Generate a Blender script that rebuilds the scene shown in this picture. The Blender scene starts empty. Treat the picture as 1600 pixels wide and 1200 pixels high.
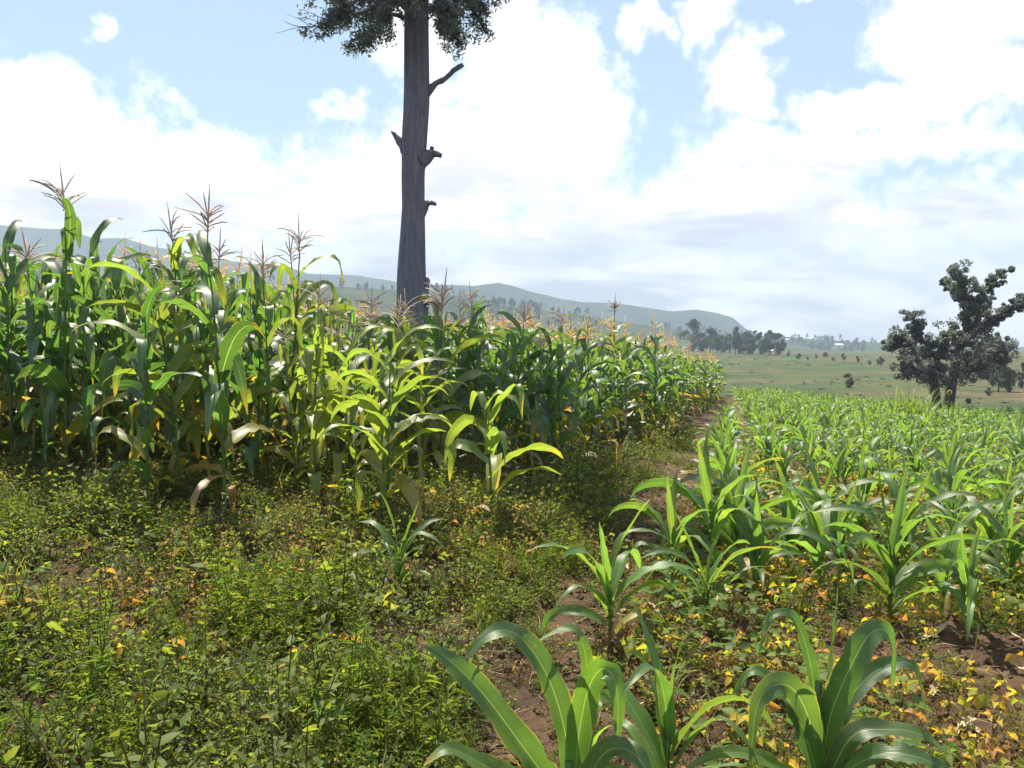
import bpy, math
import numpy as np
from mathutils import Vector, Matrix, Euler

S = bpy.context.scene
COL = S.collection
rng = np.random.default_rng(11)
R = math.radians

# ------------------------------------------------------------------ camera
F_PX, CX, CY, HORIZON = 1256.0, 800.0, 600.0, 528.0
EYE = 1.6
PITCH = math.atan((CY - HORIZON) / F_PX)
cam_d = bpy.data.cameras.new("camera"); cam = bpy.data.objects.new("camera", cam_d); COL.objects.link(cam)
cam_d.sensor_width = 36.0; cam_d.lens = 36.0 * F_PX / 1600.0
cam_d.clip_start = 0.05; cam_d.clip_end = 20000
cam.location = (0, 0, EYE); cam.rotation_euler = (R(90) - PITCH, 0, 0)
S.camera = cam

# ------------------------------------------------------------------ light, sky, exposure
SUN_EL, SUN_AZ = R(60), R(-20)          # azimuth clockwise from +Y
sun_vec = Vector((math.sin(SUN_AZ) * math.cos(SUN_EL), math.cos(SUN_AZ) * math.cos(SUN_EL), math.sin(SUN_EL)))
sd = bpy.data.lights.new("sun", 'SUN'); sd.energy = 4.4; sd.angle = R(0.5); sd.color = (1.0, 0.92, 0.77)
so = bpy.data.objects.new("sun", sd); COL.objects.link(so)
so.rotation_euler = sun_vec.to_track_quat('Z', 'Y').to_euler(); so.location = (0, 0, 50)

S.view_settings.view_transform = 'Standard'
S.view_settings.look = 'None'
S.view_settings.gamma = 1.0
S.view_settings.use_curve_mapping = False
S.view_settings.exposure = 1.52
S.render.engine = 'CYCLES'
cy = S.cycles
cy.max_bounces = 8; cy.diffuse_bounces = 5; cy.glossy_bounces = 2; cy.transmission_bounces = 5
cy.transparent_max_bounces = 6; cy.volume_bounces = 1
cy.caustics_reflective = False; cy.caustics_refractive = False
cy.sample_clamp_indirect = 4.0
cy.use_denoising = True


class NT:
    """short-hand for building node trees"""
    def __init__(self, tree): self.t = tree
    def n(self, typ, **kw):
        o = self.t.nodes.new(typ)
        for k, v in kw.items(): setattr(o, k, v)
        return o
    def put(self, sock, v):
        if isinstance(v, bpy.types.NodeSocket): self.t.links.new(v, sock)
        else: sock.default_value = v
    def m(self, op, a, b=0.0, c=0.0, clamp=False):
        o = self.n('ShaderNodeMath', operation=op, use_clamp=clamp)
        self.put(o.inputs[0], a); self.put(o.inputs[1], b)
        if op in ('MULTIPLY_ADD', 'SMOOTH_MAX', 'SMOOTH_MIN', 'COMPARE'): self.put(o.inputs[2], c)
        return o.outputs[0]
    def ss(self, x, a, b):
        o = self.n('ShaderNodeMapRange', interpolation_type='SMOOTHSTEP')
        self.put(o.inputs[0], x); self.put(o.inputs[1], a); self.put(o.inputs[2], b)
        return o.outputs[0]
    def mix(self, f, a, b, blend='MIX'):
        o = self.n('ShaderNodeMix', data_type='RGBA', blend_type=blend)
        self.put(o.inputs[0], f); self.put(o.inputs[6], a); self.put(o.inputs[7], b)
        return o.outputs[2]
    def noise(self, vec, scale, detail=4.0, rough=0.5, dist=0.0):
        o = self.n('ShaderNodeTexNoise')
        if vec is not None: self.put(o.inputs['Vector'], vec)
        o.inputs['Scale'].default_value = scale; o.inputs['Detail'].default_value = detail
        o.inputs['Roughness'].default_value = rough; o.inputs['Distortion'].default_value = dist
        return o.outputs[0]
    def scale(self, vec, s):
        o = self.n('ShaderNodeVectorMath', operation='MULTIPLY')
        self.put(o.inputs[0], vec); self.put(o.inputs[1], s)
        return o.outputs[0]


def rgb(c): return (c[0], c[1], c[2], 1.0)

# --- world: Nishita sky with a bank of cumulus
W = bpy.data.worlds.new("World"); S.world = W; W.use_nodes = True
w = NT(W.node_tree); W.node_tree.nodes.clear()
sky = w.n('ShaderNodeTexSky', sky_type='NISHITA', sun_disc=False, sun_elevation=SUN_EL, sun_rotation=SUN_AZ,
          altitude=1900.0, air_density=1.0, dust_density=0.6, ozone_density=1.0)
tc = w.n('ShaderNodeTexCoord'); sp = w.n('ShaderNodeSeparateXYZ')
w.put(sp.inputs[0], tc.outputs['Generated'])
az = w.m('ARCTAN2', sp.outputs[0], sp.outputs[1])
el = w.m('ARCSINE', sp.outputs[2])
D = tc.outputs['Generated']
az = w.m('MULTIPLY_ADD', w.m('SUBTRACT', w.noise(D, 13.0, 3.0, 0.5), 0.5), 0.13, az)
el = w.m('MULTIPLY_ADD', w.m('SUBTRACT', w.noise(w.scale(D, (-1, 1, 1)), 15.0, 3.0, 0.5), 0.5), 0.10, el)
n1 = w.noise(D, 9.0, 7.0, 0.58)
n2 = w.noise(D, 22.0, 6.0, 0.62)
wob = w.m('ADD', w.m('MULTIPLY', w.m('SUBTRACT', n1, 0.5), 1.0), w.m('MULTIPLY', w.m('SUBTRACT', n2, 0.5), 1.05))
wob = w.m('ADD', wob, w.m('MULTIPLY', w.m('SUBTRACT', w.noise(D, 62.0, 4.0, 0.6), 0.5), .55))
# clouds: (centre az, centre el, half width, half height) in degrees
CL = [(-31, 13.2, 10, 4), (-36, 21, 3, 4), (-21, 11.5, 8, 3.5), (-26, 9, 18, 4.5), (-15, 9.0, 9, 3.6),
      (1, 18, 6.5, 5.5), (4, 14.5, 6, 5), (-6, 18.5, 4.5, 4.5), (-2, 12, 11, 6), (-10, 10, 8, 5),
      (15.5, 17, 3.3, 2.9), (12.8, 21, 2.2, 2.4), (9.3, 20.3, 1.5, 1.8), (27.5, 19, 6.2, 4), (31, 21, 7, 4), (25, 14.8, 7, 2.3),
      (30, 15.3, 4, 2.2), (21.5, 12, 12, 2.2), (15, 10, 8, 3), (14, 8, 15, 4), (28, 7.5, 12, 3), (35, 9.5, 3, 1.4),
      (-23, 23, 2.2, 1.2), (-27, 18.8, 1.5, 0.8), (19.5, 21.6, 1.1, 0.5), (-18, 23.2, 3, 0.7), (-12.5, 15.2, 2.6, 0.9),
      (0, 2, 70, 9.5)]
fld = None
for (a, e, ra, re_) in CL:
    da = w.m('MULTIPLY', w.m('SUBTRACT', az, R(a)), 1 / R(ra))
    de = w.m('MULTIPLY', w.m('SUBTRACT', el, R(e)), 1 / R(re_))
    q = w.m('SUBTRACT', 1.0, w.m('SQRT', w.m('MULTIPLY_ADD', da, da, w.m('MULTIPLY', de, de))))
    if ra < 2.7: q = w.m('MULTIPLY', q, .62)
    fld = q if fld is None else w.m('MAXIMUM', fld, q)
# the same kind of broken cumulus over the rest of the sky
inview = w.m('MULTIPLY', w.m('SUBTRACT', 1.0, w.ss(w.m('ABSOLUTE', az), R(36), R(46))), w.m('SUBTRACT', 1.0, w.ss(el, R(23), R(29))))
gen = w.m('MULTIPLY_ADD', w.noise(D, 2.6, 2.0, 0.5), 3.2, -1.6)
fld = w.m('ADD', w.m('MULTIPLY', fld, inview), w.m('MULTIPLY', w.m('MAXIMUM', gen, w.m('SUBTRACT', 1.0, w.m('MULTIPLY', el, 1 / R(10)))), w.m('SUBTRACT', 1.0, inview)))
fld = w.m('MAXIMUM', fld, -0.9)
mask = w.ss(w.m('ADD', fld, wob), -0.02, 0.62)
# grey undersides: thick, low parts of the bank
strat = w.noise(w.scale(D, (1.0, 1.0, 3.4)), 5.0, 5.0, 0.55, 0.4)
thick = w.ss(w.m('ADD', fld, w.m('MULTIPLY', wob, 0.4)), 0.15, 0.75)
low = w.m('SUBTRACT', 1.0, w.ss(el, R(7), R(19)))
grey = w.m('MULTIPLY', w.ss(strat, 0.36, 0.62), w.m('MULTIPLY_ADD', low, 0.75, 0.25))
grey = w.m('MULTIPLY', grey, w.m('MULTIPLY_ADD', thick, 0.7, 0.3))
cloud = w.mix(grey, (12.4, 12.1, 12.4, 1), (5.4, 5.15, 6.3, 1))
skyc = w.mix(1.0, sky.outputs[0], (.98, 1.10, 1.06, 1), 'MULTIPLY')
# thin veil of high cirrus brightening the blue
skyc = w.mix(0.22, skyc, (7.6, 8.2, 8.6, 1))
bgc = w.mix(mask, skyc, cloud)
bg = w.n('ShaderNodeBackground'); w.put(bg.inputs[0], bgc); bg.inputs[1].default_value = 0.06
wo = w.n('ShaderNodeOutputWorld'); w.put(wo.inputs[0], bg.outputs[0])
W.cycles.sampling_method = 'MANUAL'; W.cycles.sample_map_resolution = 512

# ------------------------------------------------------------------ maths helpers
def sstep(x, a, b):
    t = np.clip((np.asarray(x, float) - a) / (b - a), 0, 1); return t * t * (3 - 2 * t)

def vnoise(x, y, seed=0):
    x = np.asarray(x, float); y = np.asarray(y, float)
    xi = np.floor(x).astype(np.int64); yi = np.floor(y).astype(np.int64); fx = x - xi; fy = y - yi
    def h(a, b):
        v = (a * 374761393 + b * 668265263 + seed * 974634777) & 0x7fffffff
        v = ((v ^ (v >> 13)) * 1274126177) & 0x7fffffff
        return ((v ^ (v >> 16)) & 0xffff) / 65535.0
    u = fx * fx * (3 - 2 * fx); v = fy * fy * (3 - 2 * fy)
    return (h(xi, yi) * (1 - u) + h(xi + 1, yi) * u) * (1 - v) + (h(xi, yi + 1) * (1 - u) + h(xi + 1, yi + 1) * u) * v

def fbm(x, y, seed=0, o=4):
    s = 0; a = .5; t = 0
    for k in range(o):
        s = s + a * vnoise(x * 2 ** k, y * 2 ** k, seed + k); t += a; a *= .5
    return s / t

def hbase(x, y):
    x = np.asarray(x, float); y = np.asarray(y, float); r = np.hypot(x, y)
    plane = -0.075 * np.clip(x, -60, 80) - 0.02 * np.clip(y, -60, 90)
    far = -5.0 - 9.0 * sstep(r, 420, 750) - 46.0 * sstep(r, 1300, 2300) + 0.9 * (fbm(x / 60, y / 60, 5, 3) - .5) * sstep(r, 80, 200)
    t = sstep(r, 45, 115)
    return plane * (1 - t) + far * t

PATH = np.array([[0.02, 1.0], [0.08, 3.2], [0.27, 4.3], [0.75, 6.0], [1.55, 8.6], [2.3, 11.0], [3.7, 16.0], [6.6, 26.0], [13.0, 48.0], [19, 70]])
def pathx(y): return np.interp(y, PATH[:, 1], PATH[:, 0])

def height(x, y):
    x = np.asarray(x, float); y = np.asarray(y, float); r = np.hypot(x, y)
    near = 1 - sstep(r, 14, 32)
    d = np.abs(x - pathx(y)); onp = (1 - sstep(d, .18, .5)) * (y > 0) * (1 - sstep(y, 40, 60))
    m = .13 * (fbm(x * 1.1, y * 1.1, 21, 3) - .5) + .055 * (vnoise(x * 5.5, y * 5.5, 31) - .5) + .035 * (vnoise(x * 13, y * 13, 41) - .5) + .02 * (vnoise(x * 29, y * 29, 47) - .5)
    return hbase(x, y) + near * (m * (1 - .55 * onp) - .05 * onp)

CAM = np.array([0, 0, EYE + float(hbase(0, 0))]); cam.location = CAM
_F = np.array([0, math.cos(PITCH), -math.sin(PITCH)]); _U = np.array([0, math.sin(PITCH), math.cos(PITCH)])
def ray(px, py): return _F + np.array([1.0, 0, 0]) * ((px - CX) / F_PX) - _U * ((py - CY) / F_PX)
def at(px, py, depth):
    d = ray(px, py); return CAM + d * (depth / d[1])
def ground_at(px, py, lim=900):
    d = ray(px, py); d = d / d[1]; y = 1.5
    while y < lim:
        p = CAM + d * y
        if p[2] < hbase(p[0], p[1]): return p
        y *= 1.004
    return CAM + d * lim
def to_px(p):
    v = np.asarray(p, float) - CAM; z = v @ _F
    return CX + F_PX * v[0] / z, CY - F_PX * (v @ _U) / z

# ------------------------------------------------------------------ mesh builder
class MB:
    def __init__(self): self.V = []; self.F = []; self.C = []; self.L = []; self.nv = 0
    def add(self, V, F, col=(.5, .5, .5), luv=None):
        V = np.asarray(V, float).reshape(-1, 3); n = len(V)
        Fs = F if isinstance(F, list) else [F]
        for f in Fs: self.F.append(np.asarray(f, np.int64) + self.nv)
        c = np.asarray(col, float); c = np.tile(c, (n, 1)) if c.ndim == 1 else c
        l = np.tile(np.array([.25, .5, 0.]), (n, 1)) if luv is None else np.asarray(luv, float)
        self.V.append(V); self.C.append(c); self.L.append(l); self.nv += n
        return self
    def merge(self, o, M=None):
        off = self.nv
        for f in o.F: self.F.append(f + off)
        for V in o.V: self.V.append(V)
        self.C += o.C; self.L += o.L; self.nv += o.nv
        return self
    def mesh(self, name, mat, smooth=True):
        me = bpy.data.meshes.new(name)
        V = np.concatenate(self.V)
        sizes = np.concatenate([np.full(len(f), f.shape[1]) for f in self.F]); loops = np.concatenate([f.ravel() for f in self.F])
        me.vertices.add(len(V)); me.vertices.foreach_set('co', V.astype(np.float32).ravel())
        me.loops.add(len(loops)); me.loops.foreach_set('vertex_index', loops.astype(np.int32))
        me.polygons.add(len(sizes)); st = np.concatenate([[0], np.cumsum(sizes)[:-1]])
        me.polygons.foreach_set('loop_start', st.astype(np.int32)); me.polygons.foreach_set('loop_total', sizes.astype(np.int32))
        me.polygons.foreach_set('use_smooth', np.full(len(sizes), smooth))
        a = me.attributes.new('col', 'FLOAT_COLOR', 'POINT'); C = np.concatenate(self.C)
        a.data.foreach_set('color', np.concatenate([C, np.ones((len(C), 1))], 1).astype(np.float32).ravel())
        a = me.attributes.new('luv', 'FLOAT_VECTOR', 'POINT'); a.data.foreach_set('vector', np.concatenate(self.L).astype(np.float32).ravel())
        me.materials.append(mat); me.update(calc_edges=True)
        return me

def link(name, me, parent=None, loc=None):
    o = bpy.data.objects.new(name, me); COL.objects.link(o)
    if parent is not None: o.parent = parent
    if loc is not None: o.location = loc
    return o
def tag(o, label=None, cat=None, group=None, kind=None):
    if label: o['label'] = label
    if cat: o['category'] = cat
    if group: o['group'] = group
    if kind: o['kind'] = kind
    return o
def empty(name, loc=(0, 0, 0), rz=0.0, sc=1.0):
    o = bpy.data.objects.new(name, None); COL.objects.link(o); o.location = loc; o.rotation_euler = (0, 0, rz); o.scale = (sc, sc, sc)
    o.empty_display_size = .1
    return o
def copy_tree(o, parent=None):
    kids = list(o.children); c = o.copy(); COL.objects.link(c)
    if parent is not None: c.parent = parent
    for k in kids: copy_tree(k, c)
    return c

def nrm(v): return v / np.maximum(np.linalg.norm(v, axis=-1, keepdims=True), 1e-9)
def tube(P, rad, sides=6, cap=True):
    P = np.asarray(P, float); n = len(P); rad = np.broadcast_to(np.asarray(rad, float), (n,))
    T = nrm(np.gradient(P, axis=0)); ref = np.array([1., 0, 0]) if abs(T[0][0]) < .8 else np.array([0, 1., 0])
    A = nrm(np.cross(T, ref)); B = np.cross(T, A)
    th = np.arange(sides) * 2 * math.pi / sides
    V = P[:, None] + rad[:, None, None] * (A[:, None] * np.cos(th)[None, :, None] + B[:, None] * np.sin(th)[None, :, None])
    i, j = np.meshgrid(np.arange(n - 1), np.arange(sides), indexing='ij'); j2 = (j + 1) % sides
    Q = np.stack([i * sides + j, (i + 1) * sides + j, (i + 1) * sides + j2, i * sides + j2], -1).reshape(-1, 4)
    V = V.reshape(-1, 3); Fs = [Q]
    if cap:
        V = np.concatenate([V, P[-1:]]); k = len(V) - 1; b = (n - 1) * sides
        Fs.append(np.array([[b + a, k, b + (a + 1) % sides] for a in range(sides)]))
    return V, Fs
def spline(P, n):
    P = np.asarray(P, float); k = len(P); t = np.linspace(0, k - 1, n); out = []
    for s in t:
        i = min(int(s), k - 2); f = s - i
        p0 = P[max(i - 1, 0)]; p1 = P[i]; p2 = P[i + 1]; p3 = P[min(i + 2, k - 1)]
        out.append(.5 * ((2 * p1) + (-p0 + p2) * f + (2 * p0 - 5 * p1 + 4 * p2 - p3) * f * f + (-p0 + 3 * p1 - 3 * p2 + p3) * f ** 3))
    return np.array(out)

# ------------------------------------------------------------------ materials
def new_mat(name):
    m = bpy.data.materials.new(name); m.use_nodes = True; t = m.node_tree; t.nodes.clear(); return m, NT(t)
def finish(m, b, surf):
    o = b.n('ShaderNodeOutputMaterial'); b.put(o.inputs[0], surf); return m

def leaf_mat(name, trans, tint, rough, spec=.5, veins=True):
    """base colour is the pigment stored per vertex, veil-tinted for the two big crowns; thin leaf: reflection + transmission"""
    m, b = new_mat(name)
    at_ = b.n('ShaderNodeAttribute', attribute_name='col'); lu = b.n('ShaderNodeAttribute', attribute_name='luv')
    sp_ = b.n('ShaderNodeSeparateXYZ'); b.put(sp_.inputs[0], lu.outputs['Vector'])
    oi = b.n('ShaderNodeObjectInfo'); tcn = b.n('ShaderNodeTexCoord')
    c = at_.outputs['Color']
    hs = b.n('ShaderNodeHueSaturation'); b.put(hs.inputs['Color'], c)
    b.put(hs.inputs['Hue'], b.m('MULTIPLY_ADD', oi.outputs['Random'], .035, .4825))
    b.put(hs.inputs['Value'], b.m('MULTIPLY_ADD', b.noise(tcn.outputs['Object'], 9.0, 3.0), .7, .65))
    c = hs.outputs[0]
    bumpn = None
    if veins:
        u = sp_.outputs[0]
        mid = b.m('SUBTRACT', 1.0, b.ss(b.m('ABSOLUTE', b.m('SUBTRACT', u, .5)), .006, .028))
        ve = b.m('MULTIPLY_ADD', b.m('SINE', b.m('MULTIPLY', u, 88.0)), .5, .5)
        c = b.mix(b.m('MULTIPLY', ve, .14), c, b.mix(1.0, c, (.55, .6, .5, 1), 'MULTIPLY'))
        c = b.mix(b.m('MULTIPLY', mid, b.m('MULTIPLY', sp_.outputs[2], .55)), c, (.30, .40, .17, 1))
        sp1 = b.noise(tcn.outputs['Object'], 34.0, 4.0, .6); sp2 = b.noise(tcn.outputs['Object'], 6.0, 3.0, .6)
        c = b.mix(b.m('MULTIPLY', b.ss(sp1, .66, .74), .75), c, (.24, .17, .06, 1))
        c = b.mix(b.m('MULTIPLY', b.ss(sp2, .50, .75), .45), c, b.mix(1.0, c, (1.35, 1.2, .95, 1), 'MULTIPLY'))
        edge = b.ss(b.m('ABSOLUTE', b.m('SUBTRACT', u, .5)), .44, .5)
        c = b.mix(b.m('MULTIPLY', edge, b.m('MULTIPLY', b.ss(sp2, .42, .6), .7)), c, (.30, .22, .08, 1))
        bn = b.n('ShaderNodeBump'); bn.inputs['Strength'].default_value = .2; bn.inputs['Distance'].default_value = .004
        b.put(bn.inputs['Height'], b.m('ADD', ve, b.m('MULTIPLY', mid, -2.0))); bumpn = bn.outputs[0]
    p = b.n('ShaderNodeBsdfPrincipled'); b.put(p.inputs['Base Color'], c); p.inputs['Roughness'].default_value = rough
    p.inputs['Specular IOR Level'].default_value = spec
    tl = b.n('ShaderNodeBsdfTranslucent'); b.put(tl.inputs[0], b.mix(1.0, c, rgb(tint), 'MULTIPLY'))
    if bumpn is not None: b.put(p.inputs['Normal'], bumpn)
    mx = b.n('ShaderNodeMixShader'); mx.inputs[0].default_value = trans
    b.put(mx.inputs[1], p.outputs[0]); b.put(mx.inputs[2], tl.outputs[0])
    return finish(m, b, mx.outputs[0])

M_MAIZE = leaf_mat('maize_leaf', .45, (3.0, 2.7, 1.1), .44, .8)
M_YOUNG = leaf_mat('young_maize_leaf', .48, (2.9, 2.65, 1.15), .42, .7)
M_WEED = leaf_mat('weed_leaf', .44, (2.6, 2.4, .85), .6, .2, False)
M_TREE = leaf_mat('tree_foliage', .40, (2.0, 2.0, 1.5), .6, .3, False)

def bark_mat(name, c1, c2, sc=1.0):
    m, b = new_mat(name); tcn = b.n('ShaderNodeTexCoord')
    v = b.scale(tcn.outputs['Object'], (7 * sc, 7 * sc, .9 * sc))
    n = b.noise(v, 2.2, 8.0, .68, .6); n2 = b.noise(tcn.outputs['Object'], 1.3, 3.0)
    c = b.mix(b.ss(n, .36, .66), rgb(c1), rgb(c2)); c = b.mix(b.m('MULTIPLY', n2, .5), c, tuple(x * 1.15 for x in c2) + (1,))
    p = b.n('ShaderNodeBsdfPrincipled'); b.put(p.inputs['Base Color'], c); p.inputs['Roughness'].default_value = .9
    p.inputs['Specular IOR Level'].default_value = .2
    bn = b.n('ShaderNodeBump'); bn.inputs['Strength'].default_value = .55; bn.inputs['Distance'].default_value = .05
    b.put(bn.inputs['Height'], n); b.put(p.inputs['Normal'], bn.outputs[0])
    return finish(m, b, p.outputs[0])
M_BARK = bark_mat('cedar_bark', (.085, .09, .115), (.165, .17, .205))  # bark pushed towards blue: the lens veil over the trunk is in its colour
M_BARK2 = bark_mat('far_bark', (.035, .033, .035), (.075, .07, .07), .5)

def plain_mat(name, c, rough=.8, spec=.3, var=.3, sc=3.0):
    m, b = new_mat(name); tcn = b.n('ShaderNodeTexCoord')
    n = b.noise(tcn.outputs['Object'], sc, 5.0)
    c_ = b.mix(b.m('MULTIPLY', n, var * 2), rgb(c), rgb(tuple(x * .45 for x in c)))
    p = b.n('ShaderNodeBsdfPrincipled'); b.put(p.inputs['Base Color'], c_); p.inputs['Roughness'].default_value = rough; p.inputs['Specular IOR Level'].default_value = spec
    return finish(m, b, p.outputs[0])
def vcol_mat(name, rough=.9):
    m, b = new_mat(name); a = b.n('ShaderNodeAttribute', attribute_name='col')
    p = b.n('ShaderNodeBsdfPrincipled'); b.put(p.inputs['Base Color'], a.outputs['Color']); p.inputs['Roughness'].default_value = rough; p.inputs['Specular IOR Level'].default_value = .2
    return finish(m, b, p.outputs[0])
M_DRY = vcol_mat('dry_matter', .75)
M_TASSEL = vcol_mat('dry_tassel', .8)

def ground_mat():
    m, b = new_mat('field_ground'); g = b.n('ShaderNodeNewGeometry'); P = g.outputs['Position']
    r_ = b.n('ShaderNodeVectorMath', operation='LENGTH'); b.put(r_.inputs[0], b.scale(P, (1, 1, 0))); r = r_.outputs['Value']
    n1 = b.noise(P, 1.4, 6.0, .6); n2 = b.noise(P, 22.0, 6.0, .65); n3 = b.noise(P, 130.0, 3.0, .6)
    soil = b.mix(b.ss(n1, .35, .65), (.056, .034, .020, 1), (.125, .078, .046, 1))
    soil = b.mix(b.m('MULTIPLY', b.ss(n2, .4, .75), .6), soil, (.15, .098, .064, 1))
    soil = b.mix(b.m('MULTIPLY', b.ss(n3, .6, .75), .5), soil, (.25, .17, .10, 1))
    # grassland
    pn = b.noise(b.scale(P, (1, 1.6, 0)), .022, 5.0, .6, .3); pn2 = b.noise(P, .16, 6.0, .65); pn3 = b.noise(P, .9, 5.0, .7)
    grass = b.mix(b.ss(pn, .40, .60), (.045, .070, .020, 1), (.090, .076, .033, 1))
    grass = b.mix(b.m('MULTIPLY', b.ss(pn2, .43, .62), .9), grass, (.026, .046, .015, 1))
    grass = b.mix(b.m('MULTIPLY', b.ss(b.noise(P, .05, 4.0, .6), .56, .66), .8), grass, (.14, .09, .055, 1))
    grass = b.mix(b.m('MULTIPLY', b.ss(pn3, .5, .7), .5), grass, (.05, .06, .025, 1))
    # fields beyond
    vo = b.n('ShaderNodeTexVoronoi'); b.put(vo.inputs['Vector'], b.scale(P, (.011, .006, 0))); vo.inputs['Scale'].default_value = 1.0
    vs = b.n('ShaderNodeSeparateColor'); b.put(vs.inputs[0], vo.outputs['Color'])
    pat = b.mix(vs.outputs[0], (.045, .075, .028, 1), (.12, .115, .05, 1))
    grass = b.mix(b.ss(r, 330, 430), grass, pat)
    c = b.mix(b.ss(r, 42, 62), soil, grass)
    p = b.n('ShaderNodeBsdfPrincipled'); b.put(p.inputs['Base Color'], c); p.inputs['Roughness'].default_value = .95; p.inputs['Specular IOR Level'].default_value = .15
    bn = b.n('ShaderNodeBump'); bn.inputs['Strength'].default_value = 1.0; bn.inputs['Distance'].default_value = .03
    b.put(bn.inputs['Height'], b.m('ADD', b.m('MULTIPLY', n2, 1.0), b.m('MULTIPLY', n3, .5))); b.put(p.inputs['Normal'], bn.outputs[0])
    return finish(m, b, p.outputs[0])
M_GROUND = ground_mat()

# ------------------------------------------------------------------ setting: ground, hills
def make_ground():
    rr = np.concatenate([[0.0], np.geomspace(.4, 2.0, 14), np.geomspace(2.05, 30, 230), np.geomspace(31, 700, 90), np.geomspace(730, 2500, 22)])
    aa = np.concatenate([np.linspace(-42, 42, 300), np.linspace(45, 315, 68)]) * math.pi / 180
    rg, ag = np.meshgrid(rr[1:], aa, indexing='ij'); x = rg * np.sin(ag); y = rg * np.cos(ag)
    V = np.stack([x, y, height(x, y)], -1).reshape(-1, 3); na = len(aa); nr = len(rr) - 1
    i, j = np.meshgrid(np.arange(nr - 1), np.arange(na), indexing='ij'); j2 = (j + 1) % na
    Q = np.stack([i * na + j, i * na + j2, (i + 1) * na + j2, (i + 1) * na + j], -1).reshape(-1, 4)
    V = np.concatenate([V, [[0, 0, float(height(0, 0))]]]); k = len(V) - 1
    T = np.array([[k, (a + 1) % na, a] for a in range(na)])
    o = link('ground', MB().add(V, [Q[:, ::-1], T[:, ::-1]]).mesh('ground', M_GROUND)); tag(o, kind='structure')
make_ground()

def hill_mat(name, a, b_, c_, sc):
    m, b = new_mat(name); g = b.n('ShaderNodeNewGeometry'); P = g.outputs['Position']
    n = b.noise(P, sc, 6.0, .65); n2 = b.noise(P, sc * 7, 4.0, .6)
    c = b.mix(b.ss(n, .42, .6), rgb(a), rgb(b_)); c = b.mix(b.m('MULTIPLY', b.ss(n2, .5, .7), .7), c, rgb(c_))
    p = b.n('ShaderNodeBsdfPrincipled'); b.put(p.inputs['Base Color'], c); p.inputs['Roughness'].default_value = 1.0; p.inputs['Specular IOR Level'].default_value = .0
    return finish(m, b, p.outputs[0])

def hill(name, crest, dist, front, back, mat, rough, base=-20.0, n=260, zadd=0.0, seed=1, nd=24):
    """a ridge: crest is a skyline profile [(px, py)], dist its distance, falling to the plain in front and behind"""
    c = np.array(crest, float); px = np.linspace(c[0, 0], c[-1, 0], n); py = np.interp(px, c[:, 0], c[:, 1])
    dd = dist(px) if callable(dist) else np.full(n, float(dist))
    top = np.array([at(a, b, d) for a, b, d in zip(px, py, dd)])
    s = np.linspace(-1, 1, nd * 2 + 1); V = np.zeros((len(s), n, 3))
    azd = nrm(top[:, :2])
    for k, t in enumerate(s):
        off = t * (front if t < 0 else back); prof = (1 - sstep(abs(t), 0, 1)) * .55 + (1 - abs(t)) * .45
        xy = top[:, :2] + azd * off
        x, y = xy[:, 0], xy[:, 1]
        rel = rough * (fbm(x / (rough * 6) + 3, y / (rough * 6), seed, 5) - .5) * 2 * (1.0 if abs(t) > .01 else .75)
        z = base + (top[:, 2] - base) * prof + rel * min(1, abs(t) * 4 + .25) * (1 - abs(t)) 
        V[k] = np.stack([x, y, z], -1)
    i, j = np.meshgrid(np.arange(len(s) - 1), np.arange(n - 1), indexing='ij')
    Q = np.stack([i * n + j, i * n + j + 1, (i + 1) * n + j + 1, (i + 1) * n + j], -1).reshape(-1, 4)
    o = link(name, MB().add(V.reshape(-1, 3), Q).mesh(name, mat)); tag(o, kind='structure'); return V

M_MTN = hill_mat('mountain_scrub', (.03, .048, .032), (.055, .066, .040), (.02, .034, .022), .006)
M_HILL = hill_mat('wooded_slopes', (.030, .050, .022), (.068, .075, .036), (.022, .036, .018), .012)
hill('mountain', [(-700, 470), (-500, 420), (-250, 380), (-60, 362), (0, 352), (60, 356), (100, 357), (150, 372), (195, 371), (235, 385), (272, 392), (330, 405), (400, 412), (440, 415), (480, 428), (520, 430),
                  (560, 430), (600, 436), (660, 448), (760, 470), (840, 500), (900, 540)], 1650, 450, 300, M_MTN, 12, -50, 300, seed=8)
hill('mountain', [(470, 520), (560, 462), (640, 447), (690, 445), (740, 447), (780, 442), (800, 446), (830, 456), (880, 468), (910, 472), (960, 474), (1000, 479), (1045, 486), (1090, 484), (1120, 489), (1145, 496), (1163, 512), (1180, 524),
                  (1210, 545)], 1450, 350, 300, M_MTN, 7, -50, 240, seed=12)
HV = hill('hill', [(-900, 470), (-400, 440), (0, 432), (250, 436), (420, 442), (500, 446), (560, 450), (690, 456), (760, 474), (850, 485), (950, 500), (1010, 508), (1080, 519), (1150, 524), (1230, 527), (1300, 532),
                   (1360, 535), (1420, 536), (1500, 541), (1600, 545), (1800, 548), (2300, 545)],
          lambda p: 760 + 300 * sstep(p, 900, 1300), 270, 400, M_HILL, 5, -14, 420, seed=4)

# ------------------------------------------------------------------ maize
GREEN_T = np.array([.046, .108, .034]); GREEN_Y = np.array([.078, .152, .036]); YEL = np.array([.34, .27, .035]); TAN = np.array([.36, .24, .13]); BROWN = np.array([.20, .10, .05])

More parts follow.
